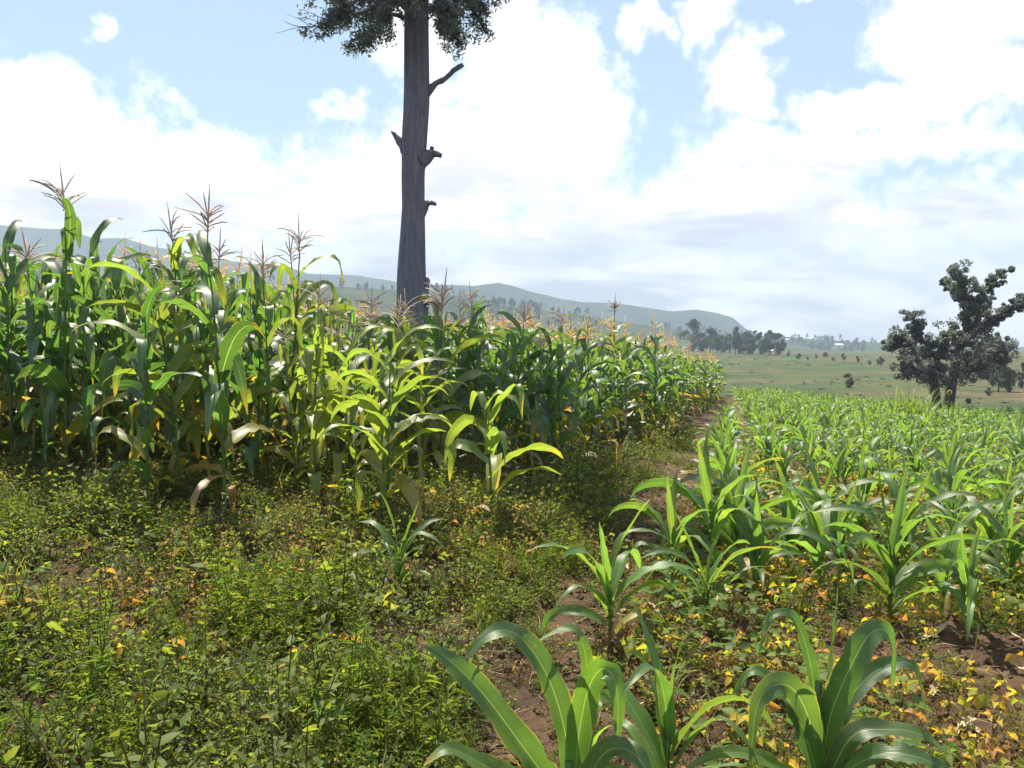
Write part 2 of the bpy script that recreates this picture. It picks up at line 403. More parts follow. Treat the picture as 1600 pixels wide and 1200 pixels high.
def strip(mb, cl, wid, side, nor, col, fold=.35, wave=.0, wf=9.0, ph=0.0, across=5, tip=None, mid=1.0):
    n = len(cl); us = np.linspace(-1, 1, across); s = np.linspace(0, 1, n)
    V = np.zeros((n, across, 3)); L = np.zeros((n, across, 3))
    for k, u in enumerate(us):
        wv = wave * np.sin(wf * s * 2 * math.pi / 2 + ph + (1.7 if u > 0 else 0)) * abs(u) ** 2
        off = side * (u * wid / 2)[:, None] + nor * ((abs(u) * fold * (1 - .6 * s) * wid / 2 + wv * wid)[:, None])
        V[:, k] = cl + off; L[:, k] = np.stack([np.full(n, (u + 1) / 2), s, np.full(n, mid)], -1)
    if across >= 5:
        for k in (0, across - 1):
            rg_ = np.clip(rng.normal(0, .05, n) + (rng.random(n) < .06) * .28, -.1, .4) * sstep(s, .1, .3)
            V[:, k] += (V[:, across // 2] - V[:, k]) * rg_[:, None]
    i, j = np.meshgrid(np.arange(n - 1), np.arange(across - 1), indexing='ij')
    Q = np.stack([i * across + j, i * across + j + 1, (i + 1) * across + j + 1, (i + 1) * across + j], -1).reshape(-1, 4)
    c = np.tile(np.asarray(col, float), (n, 1))
    if tip is not None:
        f = sstep(s, tip[1], 1.0)[:, None]; c = c * (1 - f) + np.asarray(tip[0]) * f
    mb.add(V.reshape(-1, 3), Q, np.repeat(c, across, 0), L.reshape(-1, 3))

def leaf_width(s, W): return W * np.minimum(1, .55 + 1.9 * s) * np.maximum(0.02, (1 - s ** 2.4)) ** .85

def arc_leaf(mb, base, az, L, W, e0, bend, p=1.6, sway=0., roll=0., col=GREEN_T, n=13, across=5, kink=None, tip=None, wave=.10, r=rng, fold=.4):
    s = np.linspace(0, 1, n); e = e0 - bend * s ** p
    if kink is not None: e = e - kink[1] * sstep(s, kink[0], kink[0] + .12)
    e = np.maximum(e, -1.45)
    a = az + sway * s
    T = np.stack([np.cos(e) * np.cos(a), np.cos(e) * np.sin(a), np.sin(e)], -1)
    cl = np.asarray(base) + np.concatenate([[[0, 0, 0]], np.cumsum((T[1:] + T[:-1]) * .5 * L / (n - 1), 0)])
    sd_ = np.stack([-np.sin(a), np.cos(a), np.zeros(n)], -1); up = np.cross(T, sd_)
    ro = roll * s
    side = sd_ * np.cos(ro)[:, None] + up * np.sin(ro)[:, None]; no = up * np.cos(ro)[:, None] - sd_ * np.sin(ro)[:, None]
    strip(mb, cl, leaf_width(s, W), side, no, col, fold, wave, r.uniform(5, 10), r.uniform(0, 6), across, tip)

def tassel(mb, top, r, lean, n=9, sc=1.0, sides=3):
    c = np.array([.46, .35, .30]) if r.random() < .6 else np.array([.48, .40, .29])
    a0 = r.uniform(0, 6.28); d0 = np.array([lean * math.cos(a0), lean * math.sin(a0), 1.0])
    P = [top + d0 * t * .40 * sc for t in np.linspace(0, 1, 5)]
    mb.add(*tube(P, np.array([.006, .007, .007, .006, .003]) * 1.1, sides), c)
    for k in range(n):
        t0 = r.uniform(.08, .42); a = r.uniform(0, 6.28); e = r.uniform(.55, 1.3); L = r.uniform(.14, .27) * sc
        q = top + d0 * t0 * .40 * sc; pts = [q]
        for m_ in range(4):
            e -= r.uniform(.0, .34); a += r.normal(0, .12); q = q + L / 4 * np.array([math.cos(e) * math.cos(a), math.cos(e) * math.sin(a), math.sin(e)]); pts.append(q)
        mb.add(*tube(pts, np.array([.004, .0055, .0055, .005, .0025]) * 1.1, sides), c * r.uniform(.8, 1.15))

def gen_tall(r, hi=True, short=False, tass=True, warm=0.0):
    """-> [(part name, MB, parent index)]"""
    parts = []; Hs = r.uniform(1.75, 2.05) if not short else r.uniform(1.05, 1.25); nl = int(r.integers(11, 14)) if not short else 11
    ln = r.uniform(-.06, .06, 2); n = 13 if hi else 7; ac = 5 if hi else 3
    st = MB(); zs = np.linspace(0, 1, 7 if hi else 3)
    P = np.stack([ln[0] * zs ** 2 * Hs, ln[1] * zs ** 2 * Hs, zs * Hs], -1)
    g = GREEN_T * (1 - warm) + np.array([.125, .175, .036]) * warm
    st.add(*tube(P, .0155 - .010 * zs, 6 if hi else 4), np.array([.085, .14, .035])); parts.append(('stalk', st, -1))
    a0 = r.uniform(0, 6.28)
    for i in range(nl):
        f = i / (nl - 1); z = Hs * (.07 + .87 * f); zz = z / Hs
        b = np.array([ln[0] * zz ** 2 * Hs, ln[1] * zz ** 2 * Hs, z])
        az_ = a0 + math.pi * (i % 2) + r.normal(0, .55); L = (.48 + .38 * math.sin(math.pi * (.12 + .76 * f))) * r.uniform(.8, 1.2)
        if short: L *= .95
        Wd = r.uniform(.112, .15) * (.75 + .35 * math.sin(math.pi * min(1, f + .15)))
        e0 = R(42 + 28 * f + r.uniform(-14, 12)); bend = R(r.uniform(70, 140)); kink = (r.uniform(.25, .65), R(r.uniform(50, 110))) if r.random() < .6 else None
        c = g * r.uniform(.75, 1.25); tip = None
        if i < 2 and r.random() < .5:
            c = (TAN if r.random() < .6 else YEL * .8) * r.uniform(.6, 1.0); e0 = R(r.uniform(5, 30)); bend = R(130); Wd *= .6
        elif i < 4 and r.random() < .3:
            c = g * .5 + YEL * .45; tip = (TAN * .8, .5)
        elif r.random() < .25: tip = (YEL * .9, .75)
        m = MB(); arc_leaf(m, b, az_, L, Wd, e0, bend, r.uniform(1.2, 2.2), r.normal(0, .6), r.normal(0, 1.1), c, n, ac, kink, tip, .11, r); parts.append(('leaf', m, -1))
    if tass:
        m = MB(); top = P[-1]; m.add(*tube([top - [0, 0, .02], top + [0, 0, .12]], .006, 4), np.array([.12, .15, .05]))
        tassel(m, top + np.array([0, 0, .10]), r, r.uniform(0, .18), int(r.integers(10, 17)) if hi else 6); parts.append(('tassel', m, -1))
    if hi and not short and r.random() < .75:
        z = Hs * r.uniform(.42, .55); az_ = a0 + r.uniform(-.5, .5); d = np.array([math.cos(az_) * .45, math.sin(az_) * .45, .9]); d /= np.linalg.norm(d)
        b = np.array([0, 0, z]) + d * .02; t = np.linspace(0, 1, 7); e = MB()
        e.add(*tube([b + d * .20 * q for q in t], .028 * np.sin(math.pi * (.12 + .83 * t)) ** .7, 7), np.array([.11, .17, .05])); parts.append(('ear', e, -1)); k = len(parts) - 1
        sk = MB()
        for q in range(8):
            v = d + r.normal(0, .5, 3); p0 = b + d * .19
            sk.add(*tube([p0, p0 + v * .03, p0 + v * .05 + [0, 0, -.03]], .004, 3), np.array([.30, .10, .06]))
        parts.append(('silk', sk, k))
    return parts

def gen_young(r, hi=True, big=1.0):
    parts = []; n = 13 if hi else 7; ac = 5 if hi else 3; Hs = r.uniform(.34, .46) * big
    st = MB(); zs = np.linspace(0, 1, 4); ln = r.uniform(-.05, .05, 2)
    P = np.stack([ln[0] * zs * Hs, ln[1] * zs * Hs, zs * Hs], -1)
    st.add(*tube(P, .013 - .004 * zs, 6 if hi else 4), np.array([.12, .17, .05])); parts.append(('stalk', st, -1))
    a0 = r.uniform(0, 6.28); nl = int(r.integers(9, 13))
    for i in range(nl):
        f = i / (nl - 1); z = Hs * (.15 + .83 * f ** .8); b = np.array([ln[0] * z, ln[1] * z, z])
        az_ = a0 + math.pi * (i % 2) + r.normal(0, .45); L = (.34 + .32 * math.sin(math.pi * (.1 + .72 * f))) * r.uniform(.85, 1.15) * big
        Wd = r.uniform(.066, .092) * (.6 + .5 * math.sin(math.pi * (.15 + .7 * f)))
        e0 = R(52 + 32 * f + r.uniform(-14, 8)); bend = R(r.uniform(75, 155) * (1.1 - .5 * f)); c = GREEN_Y * r.uniform(.72, 1.25); tip = None
        if f > .85: bend = R(r.uniform(5, 40)); Wd *= .7
        if i < 1 and r.random() < .6: c = YEL * r.uniform(.6, .9); Wd *= .7
        elif r.random() < .12: tip = (YEL * .7, .75)
        kink = (r.uniform(.4, .7), R(r.uniform(25, 60))) if r.random() < .5 and f < .85 else None
        m = MB(); arc_leaf(m, b, az_, L, Wd, e0, bend, r.uniform(1.3, 2.2), r.normal(0, .5), r.normal(0, .9), c, n, ac, kink, tip, .09, r); parts.append(('leaf', m, -1))
    return parts

def proto(name, parts, mat=M_MAIZE):
    """parts -> list of (name, mesh, parent index), plus one joined mesh"""
    return [(pn, mb.mesh(pn, M_TASSEL if pn == 'tassel' else mat), pi) for pn, mb, pi in parts]
def joined(name, parts, mat=M_MAIZE):
    m = MB()
    for _, mb, _ in parts: m.merge(mb)
    return m.mesh(name, mat)
def place(name, pr, loc, rz, sc, tilt=(0, 0)):
    root = empty(name, loc, rz, sc); root.rotation_euler = (tilt[0], tilt[1], rz); made = []
    for pn, me, pi in pr:
        made.append(link(pn, me, root if pi < 0 else made[pi]))
    return root

r1 = np.random.default_rng(5)
TALL = [proto("maize", gen_tall(r1)) for _ in range(9)]
TALL_NT = [proto('maize', gen_tall(r1, tass=False)) for _ in range(4)]
WARM = [proto('maize', gen_tall(r1, warm=.9, tass=(k % 2 == 0), short=(k > 2)), M_YOUNG) for k in range(6)]
YOUNG = [proto('maize', gen_young(r1), M_YOUNG) for _ in range(10)]
TALL_J = [joined('maize_plant', gen_tall(r1, hi=False, warm=.15 * (k % 3), tass=k % 2 == 0)) for k in range(8)]
YOUNG_J = [joined('maize_plant', gen_young(r1, hi=False), M_YOUNG) for _ in range(8)]

# --- plants that stand out, one by one --------------------------------------------------
G_TALL = 'tall mature maize plants of the older crop'; G_YOUNG = 'young maize plants of the younger crop'
TAKEN = []
def put(px, py, pr, top_py, h_model, label, group, rz=None, depth=None, tilt=(0, 0)):
    p = ground_at(px, py) if depth is None else at(px, py, depth)
    p[2] = float(height(p[0], p[1])) - .01
    hgt = (EYE + 0 - p[2]) - (top_py - HORIZON) / F_PX * p[1]
    sc = hgt / h_model
    o = place('young_maize_plant' if group == G_YOUNG else 'maize_plant', pr, p, r1.uniform(0, 6.28) if rz is None else rz, sc, tilt); tag(o, label, 'maize', group); TAKEN.append((p[0], p[1])); return o

def phgt(pr, kinds=('leaf', 'tassel', 'stalk')):
    z = 0
    for pn, me, _ in pr:
        if pn in kinds:
            a = np.zeros(len(me.vertices) * 3, np.float32); me.vertices.foreach_get('co', a); z = max(z, a[2::3].max())
    return float(z)

NAMED_Y = [  # base px, py, top py, prototype, label
    (955, 1003, 792, 0, 'young maize plant at the edge of the bare soil path, leaves drooping over it'),
    (1050, 925, 742, 1, 'young maize plant with an upright yellowish whorl, second one along the path'),
    (1102, 985, 818, 2, 'young maize plant with broad folded leaves and a yellow lower leaf'),
    (1140, 835, 705, 3, 'bushy dark young maize plant beside the path behind the first two path plants'),
    (1228, 895, 732, 4, 'young maize plant with spreading leaves above bare soil, fourth in from the path'),
    (1312, 900, 738, 5, 'young maize plant with low drooping leaves between two tidier ones'),
    (1390, 965, 745, 6, 'tall thin young maize plant with a long bare dark stalk above yellow bean leaves'),
    (1512, 1003, 832, 7, 'young maize plant with dry husk on its stalk at the end of the near row'),
    (1484, 905, 740, 8, 'young maize plant with pale curling leaves behind the dry stalked one'),
    (1565, 850, 715, 9, 'dark broad leaved young maize plant at the right edge of the picture'),
    (625, 935, 785, 5, 'lone young maize plant standing in weeds before the tall crop'),
]
for (px, py, tp, k, lab) in NAMED_Y: put(px, py, YOUNG[k], tp, phgt(YOUNG[k]) * .92, lab, G_YOUNG)

NAMED_T = [
    (105, 752, 338, TALL[0], 'tall maize plant with a high upright tassel near the left edge'),
    (232, 800, 455, TALL_NT[0], 'dark tall maize plant without tassel in the front row, between two tasselled ones'),
    (352, 808, 372, TALL[1], 'tallest tasselled maize plant of the front row, its tassel wide and reddish'),
    (20, 730, 352, TALL_NT[1], 'tall maize plant cut by the left edge of the picture'),
    (492, 800, 492, WARM[0], 'sunlit yellow green maize plant with a pale tassel in the front row'),
    (606, 838, 520, WARM[1], 'bright yellow green maize plant in front of the big tree trunk'),
    (768, 842, 606, WARM[3], 'short broad leaved maize plant at the corner of the tall crop'),
    (690, 760, 470, WARM[4], 'short yellowish maize plant standing just behind the corner plants'),
    (745, 700, 478, TALL[2], 'dark tasselled maize plant standing alone behind the gap in the tall crop'),
    (870, 690, 498, TALL[3], 'dark maize plant with thin tassel at the edge of the weedy strip'),
    (955, 668, 505, TALL[4], 'maize plant with drooping leaves at the path edge of the tall crop'),
]
for (px, py, tp, pr, lab) in NAMED_T: put(px, py, pr, tp, phgt(pr, ('leaf',)) * .96, lab, G_TALL)

# --- the nearest plants, each leaf shaped on its own --------------------------------------
def hero(px, depth, leaves, stalk_top, label):
    x = (px - CX) / F_PX * depth; z0 = float(height(x, depth)); base = np.array([x, depth, z0 - .01])
    root = empty('young_maize_plant', base); tag(root, label, 'maize', G_YOUNG); TAKEN.append((x, depth))
    st = MB(); tp = at(px - 4, stalk_top, depth) - base
    st.add(*tube(spline([(0, 0, 0), tp * .5 + [.006, 0, 0], tp], 7), np.linspace(.019, .012, 7), 8), np.array([.085, .145, .035])); link('stalk', st.mesh('stalk', M_MAIZE), root)
    for (pts, Wd, hint, col, hd) in leaves:
        P = np.array([at(a, b, depth + c) - base for a, b, c in pts]); n = 26; cl = spline(P, n); T = nrm(np.gradient(cl, axis=0))
        h0 = np.array(hint[0], float); h1 = np.array(hint[-1], float); s = np.linspace(0, 1, n)
        hh = h0[None] * (1 - s)[:, None] + h1[None] * s[:, None]
        side = nrm(np.cross(hh, T)); no = np.cross(T, side)
        # keep the side vector continuous through bends
        for k in range(1, n):
            if side[k] @ side[k - 1] < 0: side[k] *= -1; no[k] *= -1
        m = MB(); ss_ = np.linspace(0, 1, n)
        strip(m, cl, leaf_width(ss_, Wd), side, no, np.array(col), .34, .10, rng.uniform(5, 10), rng.uniform(0, 6), 7, hd)
        link('leaf', m.mesh('leaf', M_YOUNG), root)
G1 = (.058, .118, .032); G2 = (.075, .155, .032); G3 = (.042, .090, .028)
UPC = [(-.1, -.55, .8)]; OUT = lambda a, b: [a, b]
hero(893, 2.5, [
    ([(893, 1262, 0), (838, 1195, -.06), (760, 1090, -.10), (704, 1033, -.12), (657, 1004, -.13)], .098, [(.35, -.75, .5)], G1, (TAN * .8, .9)),
    ([(890, 1250, .02), (884, 1150, .03), (857, 1060, .02), (818, 1000, 0), (783, 985, -.03), (750, 1003, -.06), (722, 1036, -.08)], .085, [(.3, -.8, .4), (0, -.3, .9)], G1, None),
    ([(897, 1250, 0), (903, 1160, .02), (918, 1080, .02), (940, 1045, -.01), (960, 1062, -.05), (966, 1110, -.07), (964, 1168, -.08)], .092, [(-.2, -.9, .2), (.2, -.8, .3)], G2, None),
    ([(904, 1245, .05), (914, 1130, .08), (917, 1045, .1), (903, 988, .1), (872, 986, .09), (832, 1008, .07)], .05, [(.1, -.6, .5), (0, -.2, .9)], G2, None),
    ([(900, 1255, -.02), (940, 1182, -.08), (975, 1170, -.12), (1006, 1196, -.16), (1026, 1245, -.2)], .085, [(0, -.6, .8)], G1, None),
    ([(888, 1268, -.02), (820, 1222, -.1), (757, 1196, -.16), (702, 1170, -.2), (662, 1196, -.24)], .075, [(0, -.5, .85)], G2, (YEL, .8)),
    ([(898, 1250, .03), (914, 1150, .10), (930, 1095, .16), (952, 1090, .2), (968, 1120, .24)], .06, [(0, -.6, .6)], G2, None),
    ([(893, 1280, .0), (860, 1250, .1), (830, 1240, .2), (800, 1270, .3)], .06, [(0, -.4, .9)], G3, None),
], 1190, 'nearest young maize plant beside the path, a long torn leaf reaching over soil')
hero(1283, 2.62, [
    ([(1284, 1215, 0), (1288, 1120, -.01), (1294, 1040, -.01), (1303, 970, 0), (1309, 915, .02)], .058, [(.8, -.6, .1)], G3, None),
    ([(1280, 1210, .02), (1273, 1085, .05), (1258, 1005, .05), (1234, 960, .04), (1203, 966, .02), (1186, 1022, 0)], .05, [(.2, -.7, .5), (-.2, -.5, .8)], G1, None),
    ([(1288, 1215, 0), (1294, 1135, -.02), (1318, 1065, -.05), (1356, 994, -.05), (1384, 986, -.03), (1396, 1020, .03), (1394, 1078, .06)], .092, [(-.4, -.75, .5), (.3, -.6, .5)], G1, None),
    ([(1287, 1225, .04), (1306, 1130, .09), (1352, 1062, .13), (1400, 1036, .14), (1430, 1046, .13), (1447, 1112, .12)], .075, [(-.1, -.3, .9), (.4, -.6, .5)], G3, None),
    ([(1282, 1215, -.02), (1266, 1130, -.06), (1242, 1080, -.10), (1212, 1070, -.14), (1184, 1100, -.17), (1172, 1195, -.19)], .098, [(.2, -.7, .5), (-.3, -.85, .3)], G1, None),
    ([(1281, 1220, .05), (1246, 1120, .12), (1205, 1062, .16), (1172, 1050, .17), (1140, 1094, .16)], .055, [(.1, -.3, .9), (-.3, -.6, .6)], G2, None),
    ([(1287, 1235, -.04), (1330, 1152, -.08), (1390, 1140, -.1), (1440, 1148, -.12), (1482, 1178, -.14)], .078, [(0, -.45, .9)], G3, (GREEN_Y * 1.2, .4)),
    ([(1286, 1255, -.05), (1338, 1195, -.12), (1400, 1178, -.18), (1466, 1196, -.22), (1505, 1235, -.25)], .078, [(0, -.5, .85)], G1, None),
    ([(1284, 1240, -.04), (1262, 1160, -.07), (1240, 1110, -.06), (1228, 1092, -.03)], .085, [(.3, -.85, .3)], G3, None),
    ([(1281, 1255, -.02), (1205, 1192, -.05), (1130, 1176, -.07), (1068, 1204, -.09)], .062, [(0, -.5, .85)], G2, None),
    ([(1290, 1215, .04), (1300, 1120, .10), (1322, 1080, .14), (1340, 1090, .18)], .05, [(-.3, -.6, .6)], G2, None),
], 1065, 'near maize plant with a tall rolled spike and broad arching leaves above yellow bean leaves')
put(1040, 1290, YOUNG[7], 1045, phgt(YOUNG[7]) * .8, 'small low maize plant between the two nearest big ones', G_YOUNG, 2.2, 2.62)
put(1120, 1290, YOUNG[6], 1090, phgt(YOUNG[6]), 'small maize seedling against the near spiked plant, cut by the bottom edge', G_YOUNG, .3, 2.5) if False else None

# --- the two crops -------------------------------------------------------------------------
fr = np.array([ground_at(a, b)[:2] for a, b in [(-300, 722), (0, 742), (105, 752), (232, 800), (352, 808), (492, 800), (606, 838), (768, 842)]])
def front_y(x): return np.interp(x, fr[:, 0], fr[:, 1])
def free(x, y, d): return all((x - a) ** 2 + (y - b) ** 2 > d * d for a, b in TAKEN)

def rows(space, step, y0, y1, r):
    """plants in drilled rows running along the path"""
    out = []; c, s_ = math.cos(R(15)), math.sin(R(15))
    for k in range(-90, 110):
        for q in range(0, int(y1 / step) + 1):
            u = k * space + r.normal(0, .11); v = q * step + r.normal(0, .12)
            x = u * c + v * s_; y = -u * s_ + v * c
            if y0 < y < y1: out.append((x, y))
    return np.array(out)

r2 = np.random.default_rng(21)
tall_pts = []
for x, y in rows(.70, .33, 5.0, 50, r2):
    gap = np.interp(y, [8, 12, 20, 40], [1.5, 1.15, .6, .4])
    if x < pathx(y) - gap and y > front_y(x) + .15 and abs(x) < .72 * y + 3 and (x + 1.87) ** 2 + (y - 15) ** 2 > .5 and r2.random() > .07:
        if -1.6 < x < 1.2 and 6.9 < y < 9.0 and r2.random() < .45: continue
        if x > -1.0 and y < 9.7: continue
        if free(x, y, .24): tall_pts.append((x, y))
tall_pts = np.array(sorted(tall_pts, key=lambda p: p[0] ** 2 + p[1] ** 2))
young_pts = []
for x, y in rows(.74, .38, 2.2, 52, r2):
    if x > pathx(y) + .42 and x < .72 * y + 2.0 and r2.random() > .10 and free(x, y, .33):
        if y < 5.4 and not (y > 4.2 and x > 3.1): continue
        if fbm(x * .5, y * .5, 171, 2) > .66 or (y < 11 and r2.random() < .42): continue
        if np.hypot(x, y) < 50: young_pts.append((x, y))
young_pts = np.array(sorted(young_pts, key=lambda p: p[0] ** 2 + p[1] ** 2))

def in_frame(x, y, h):
    a, _ = to_px((x, y, float(hbase(x, y)) + h)); return -30 < a < 1630

def tall_scale(x, y):
    base = .95
    if x > -2.6 and y < 9.5: base = .80
    if y > 16: base = 1.02
    if x < -2.4 and y < 13: base = 1.12
    return base * (1.0 - .10 * sstep(x, 2, 9))

rest_t, rest_y = [], []; lab_t, lab_y = [], []
n = 0
for x, y in tall_pts:
    z = float(height(x, y)); sc = tall_scale(x, y) * r2.uniform(.86, 1.10); rz = r2.uniform(0, 6.28); d = math.hypot(x, y)
    if n < 255 and in_frame(x, y, 1.5):
        n += 1
        if d < 11.5:
            warm = x > -3.2 and y < 9.8
            pr = WARM[r2.integers(0, 3)] if warm and r2.random() < .8 else (TALL[r2.integers(0, 9)] if r2.random() < .22 else TALL_NT[r2.integers(0, 4)])
            o = place('maize_plant', pr, (x, y, z - .01), rz, sc, tuple(r2.normal(0, .05, 2))); pr_t = any(q[0] == 'tassel' for q in pr)
        else:
            kj = r2.integers(0, 8); pr_t = kj % 2 == 0; o = link('maize_plant', TALL_J[kj], None, (x, y, z - .01)); o.rotation_euler = (r2.normal(0, .04), r2.normal(0, .04), rz); o.scale = (sc,) * 3
        lab_t.append((o, x, y, pr_t, sc))
    elif d > 3 : rest_t.append((x, y, z - .01, rz, sc))
n = 0
for x, y in young_pts:
    z = float(height(x, y)); sc = r2.uniform(.66, 1.10) * (1.12 if y < 9 else 1.0); rz = r2.uniform(0, 6.28); d = math.hypot(x, y)
    if n < 275 and in_frame(x, y, .5):
        n += 1
        if d < 9.5: o = place('young_maize_plant', YOUNG[r2.integers(0, 10)], (x, y, z - .01), rz, sc, tuple(r2.normal(0, .06, 2)))
        else:
            o = link('young_maize_plant', YOUNG_J[r2.integers(0, 8)], None, (x, y, z - .01)); o.rotation_euler = (r2.normal(0, .06), r2.normal(0, .06), rz); o.scale = (sc,) * 3
        lab_y.append((o, x, y, None, sc))
    else: rest_y.append((x, y, z - .01, rz, sc))

# labels: what sets each plant of the mass apart (size, tassel, row, neighbour)
ORD = ['front', 'second', 'third', 'fourth', 'fifth', 'sixth', 'seventh', 'eighth', 'ninth', 'tenth', 'eleventh', 'twelfth', 'thirteenth', 'fourteenth', 'fifteenth', 'sixteenth', 'seventeenth', 'eighteenth', 'nineteenth', 'twentieth']
T_COL = [(0, 'by the left edge'), (75, 'before the high upright tassel'), (150, 'beside the high upright tassel'), (215, 'by the dark tasselless plant'), (270, 'before the wispy weeds'), (330, 'by the tallest tasselled plant'), (400, 'right of the tallest tassel'), (470, 'by the sunlit yellow green plant'),
         (535, 'right of the sunlit plant'), (600, 'left of the trunk'), (660, 'under the trunk'), (720, 'right of the trunk'), (790, 'by the gap plant'), (880, 'behind the weedy strip'), (960, 'near the path edge'), (1020, 'by the path'), (1080, 'at the far corner'), (2000, '')]
Y_COL = [(1010, 'on the path edge'), (1090, 'beside the path'), (1140, 'one step in from the path'), (1190, 'under the dark grove'), (1240, 'below the far end of the grove'), (1290, 'under the far hill'), (1330, 'below the grassland shrub'), (1375, 'right of the grassland shrub'), (1420, 'below the reed clump'), (1470, 'under the spreading tree'), (1520, 'below the yellow flowers'), (1560, 'right of the spreading tree'), (1590, 'near the right edge'), (3000, 'at the right edge')]
def label_mass(items, cols, noun, group, front):
    xs = {}
    for o, x, y, ta, sc in items:
        px = to_px((x, y, float(hbase(x, y)) + .8))[0]; col = next((c for k, c in cols if px <= k + 35 and c), cols[-2][1]); row = 'in the ' + ORD[int(max(0, (y - front(x, y)) / .8))] + ' row' if (y - front(x, y)) / .8 < 20 else 'far back'
        xs.setdefault((row, col), []).append((o, ta, sc))
    for (row, col), v in xs.items():
        v.sort(key=lambda q: -q[2]); sizes = [''] if len(v) == 1 else ['taller ', 'shorter '] if len(v) == 2 else ['tallest '] + ['middle sized '] * (len(v) - 2) + ['shortest ']
        for (o, ta, sc), sz in zip(v, sizes):
            f = '' if ta is None else 'tasselled ' if ta else 'tasselless '
            tag(o, f'{sz}{f}{noun} {row} {col}', 'maize', group)
label_mass(lab_t, T_COL, 'tall maize plant', G_TALL, lambda x, y: float(front_y(x)) if x < -1 else 10.0)
label_mass(lab_y, Y_COL, 'young maize plant', G_YOUNG, lambda x, y: 4.2)

# ------------------------------------------------------------------ scatter (stuff)
def scatter(name, sources, P, rot, sc, idx, mat=None, label=None):
    src = bpy.data.collections.new(name + '_sources')
    for k, me in enumerate(sources):
        src.objects.link(bpy.data.objects.new('source_%03d' % k, me))
    P = np.asarray(P, float); n = len(P)
    me = bpy.data.meshes.new(name); me.vertices.add(n); me.vertices.foreach_set('co', P.astype(np.float32).ravel())
    a = me.attributes.new('rot', 'FLOAT_VECTOR', 'POINT'); a.data.foreach_set('vector', np.asarray(rot, np.float32).ravel())
    sc = np.asarray(sc, np.float32)
    if sc.ndim == 1: sc = np.repeat(sc[:, None], 3, 1)
    a = me.attributes.new('siz', 'FLOAT_VECTOR', 'POINT'); a.data.foreach_set('vector', sc.ravel())
    a = me.attributes.new('pick', 'INT', 'POINT'); a.data.foreach_set('value', np.asarray(idx, np.int32))
    o = link(name, me); tag(o, label, kind='stuff')
    ng = bpy.data.node_groups.new(name, 'GeometryNodeTree')
    ng.interface.new_socket('Geometry', in_out='INPUT', socket_type='NodeSocketGeometry'); ng.interface.new_socket('Geometry', in_out='OUTPUT', socket_type='NodeSocketGeometry')
    b = NT(ng); gi = b.n('NodeGroupInput'); go = b.n('NodeGroupOutput')
    ci = b.n('GeometryNodeCollectionInfo'); ci.inputs['Collection'].default_value = src; ci.inputs['Separate Children'].default_value = True; ci.inputs['Reset Children'].default_value = True
    ip = b.n('GeometryNodeInstanceOnPoints'); ip.inputs['Pick Instance'].default_value = True
    def na(nm, ty):
        q = b.n('GeometryNodeInputNamedAttribute', data_type=ty); q.inputs['Name'].default_value = nm; return [s for s in q.outputs if s.enabled and s.name == 'Attribute'][0]
    er = b.n('FunctionNodeEulerToRotation'); b.put(er.inputs[0], na('rot', 'FLOAT_VECTOR'))
    b.put(ip.inputs['Points'], gi.outputs[0]); b.put(ip.inputs['Instance'], ci.outputs[0]); b.put(ip.inputs['Instance Index'], na('pick', 'INT'))
    b.put(ip.inputs['Rotation'], er.outputs[0]); b.put(ip.inputs['Scale'], na('siz', 'FLOAT_VECTOR')); b.put(go.inputs[0], ip.outputs[0])
    md = o.modifiers.new('scatter', 'NODES'); md.node_group = ng
    return o

rt = np.array(rest_t); ry = np.array(rest_y)
scatter('maize_stand', TALL_J, rt[:, :3], np.stack([r2.normal(0, .04, len(rt)), r2.normal(0, .04, len(rt)), rt[:, 3]], -1), rt[:, 4], r2.integers(0, 8, len(rt)), label='far part of the tall mature maize crop')
scatter('young_maize_stand', YOUNG_J, ry[:, :3], np.stack([r2.normal(0, .06, len(ry)), r2.normal(0, .06, len(ry)), ry[:, 3]], -1), ry[:, 4], r2.integers(0, 8, len(ry)), label='far part of the young maize crop')

# ------------------------------------------------------------------ weeds and beans
def leaves(mb, B, Dr, Nn, L, Wd, col, droop=.15, curl=0.0):
    """ovate leaflets, vectorised: base, direction, normal, length, width"""
    B = np.asarray(B, float); Dr = nrm(np.asarray(Dr, float)); Sd = nrm(np.cross(Dr, Nn)); Nn = np.cross(Sd, Dr); n = len(B)
    L = np.broadcast_to(L, (n,))[:, None]; Wd = np.broadcast_to(Wd, (n,))[:, None]
    def pt(f, u, dz): return B + Dr * L * f + Sd * Wd * u + Nn * L * dz
    cu = .10 + curl
    V = np.stack([pt(0, 0, 0), pt(.28, .48, cu), pt(.62, .36, cu - droop * .5), pt(1, 0, -droop), pt(.62, -.36, cu - droop * .5), pt(.28, -.48, cu), pt(.30, 0, 0), pt(.64, 0, -droop * .4)], 1)
    T = np.array([[0, 1, 6], [1, 2, 7], [1, 7, 6], [2, 3, 7], [0, 6, 5], [5, 7, 4], [5, 6, 7], [4, 7, 3]])
    F = (np.arange(n)[:, None, None] * 8 + T[None]).reshape(-1, 3)
    c = np.asarray(col, float); c = np.tile(c, (n, 1)) if c.ndim == 1 else c
    mb.add(V.reshape(-1, 3), F, np.repeat(c, 8, 0))

def rdir(r, n, elo, ehi):
    a = r.uniform(0, 6.283, n); e = r.uniform(elo, ehi, n); return np.stack([np.cos(e) * np.cos(a), np.cos(e) * np.sin(a), np.sin(e)], -1)

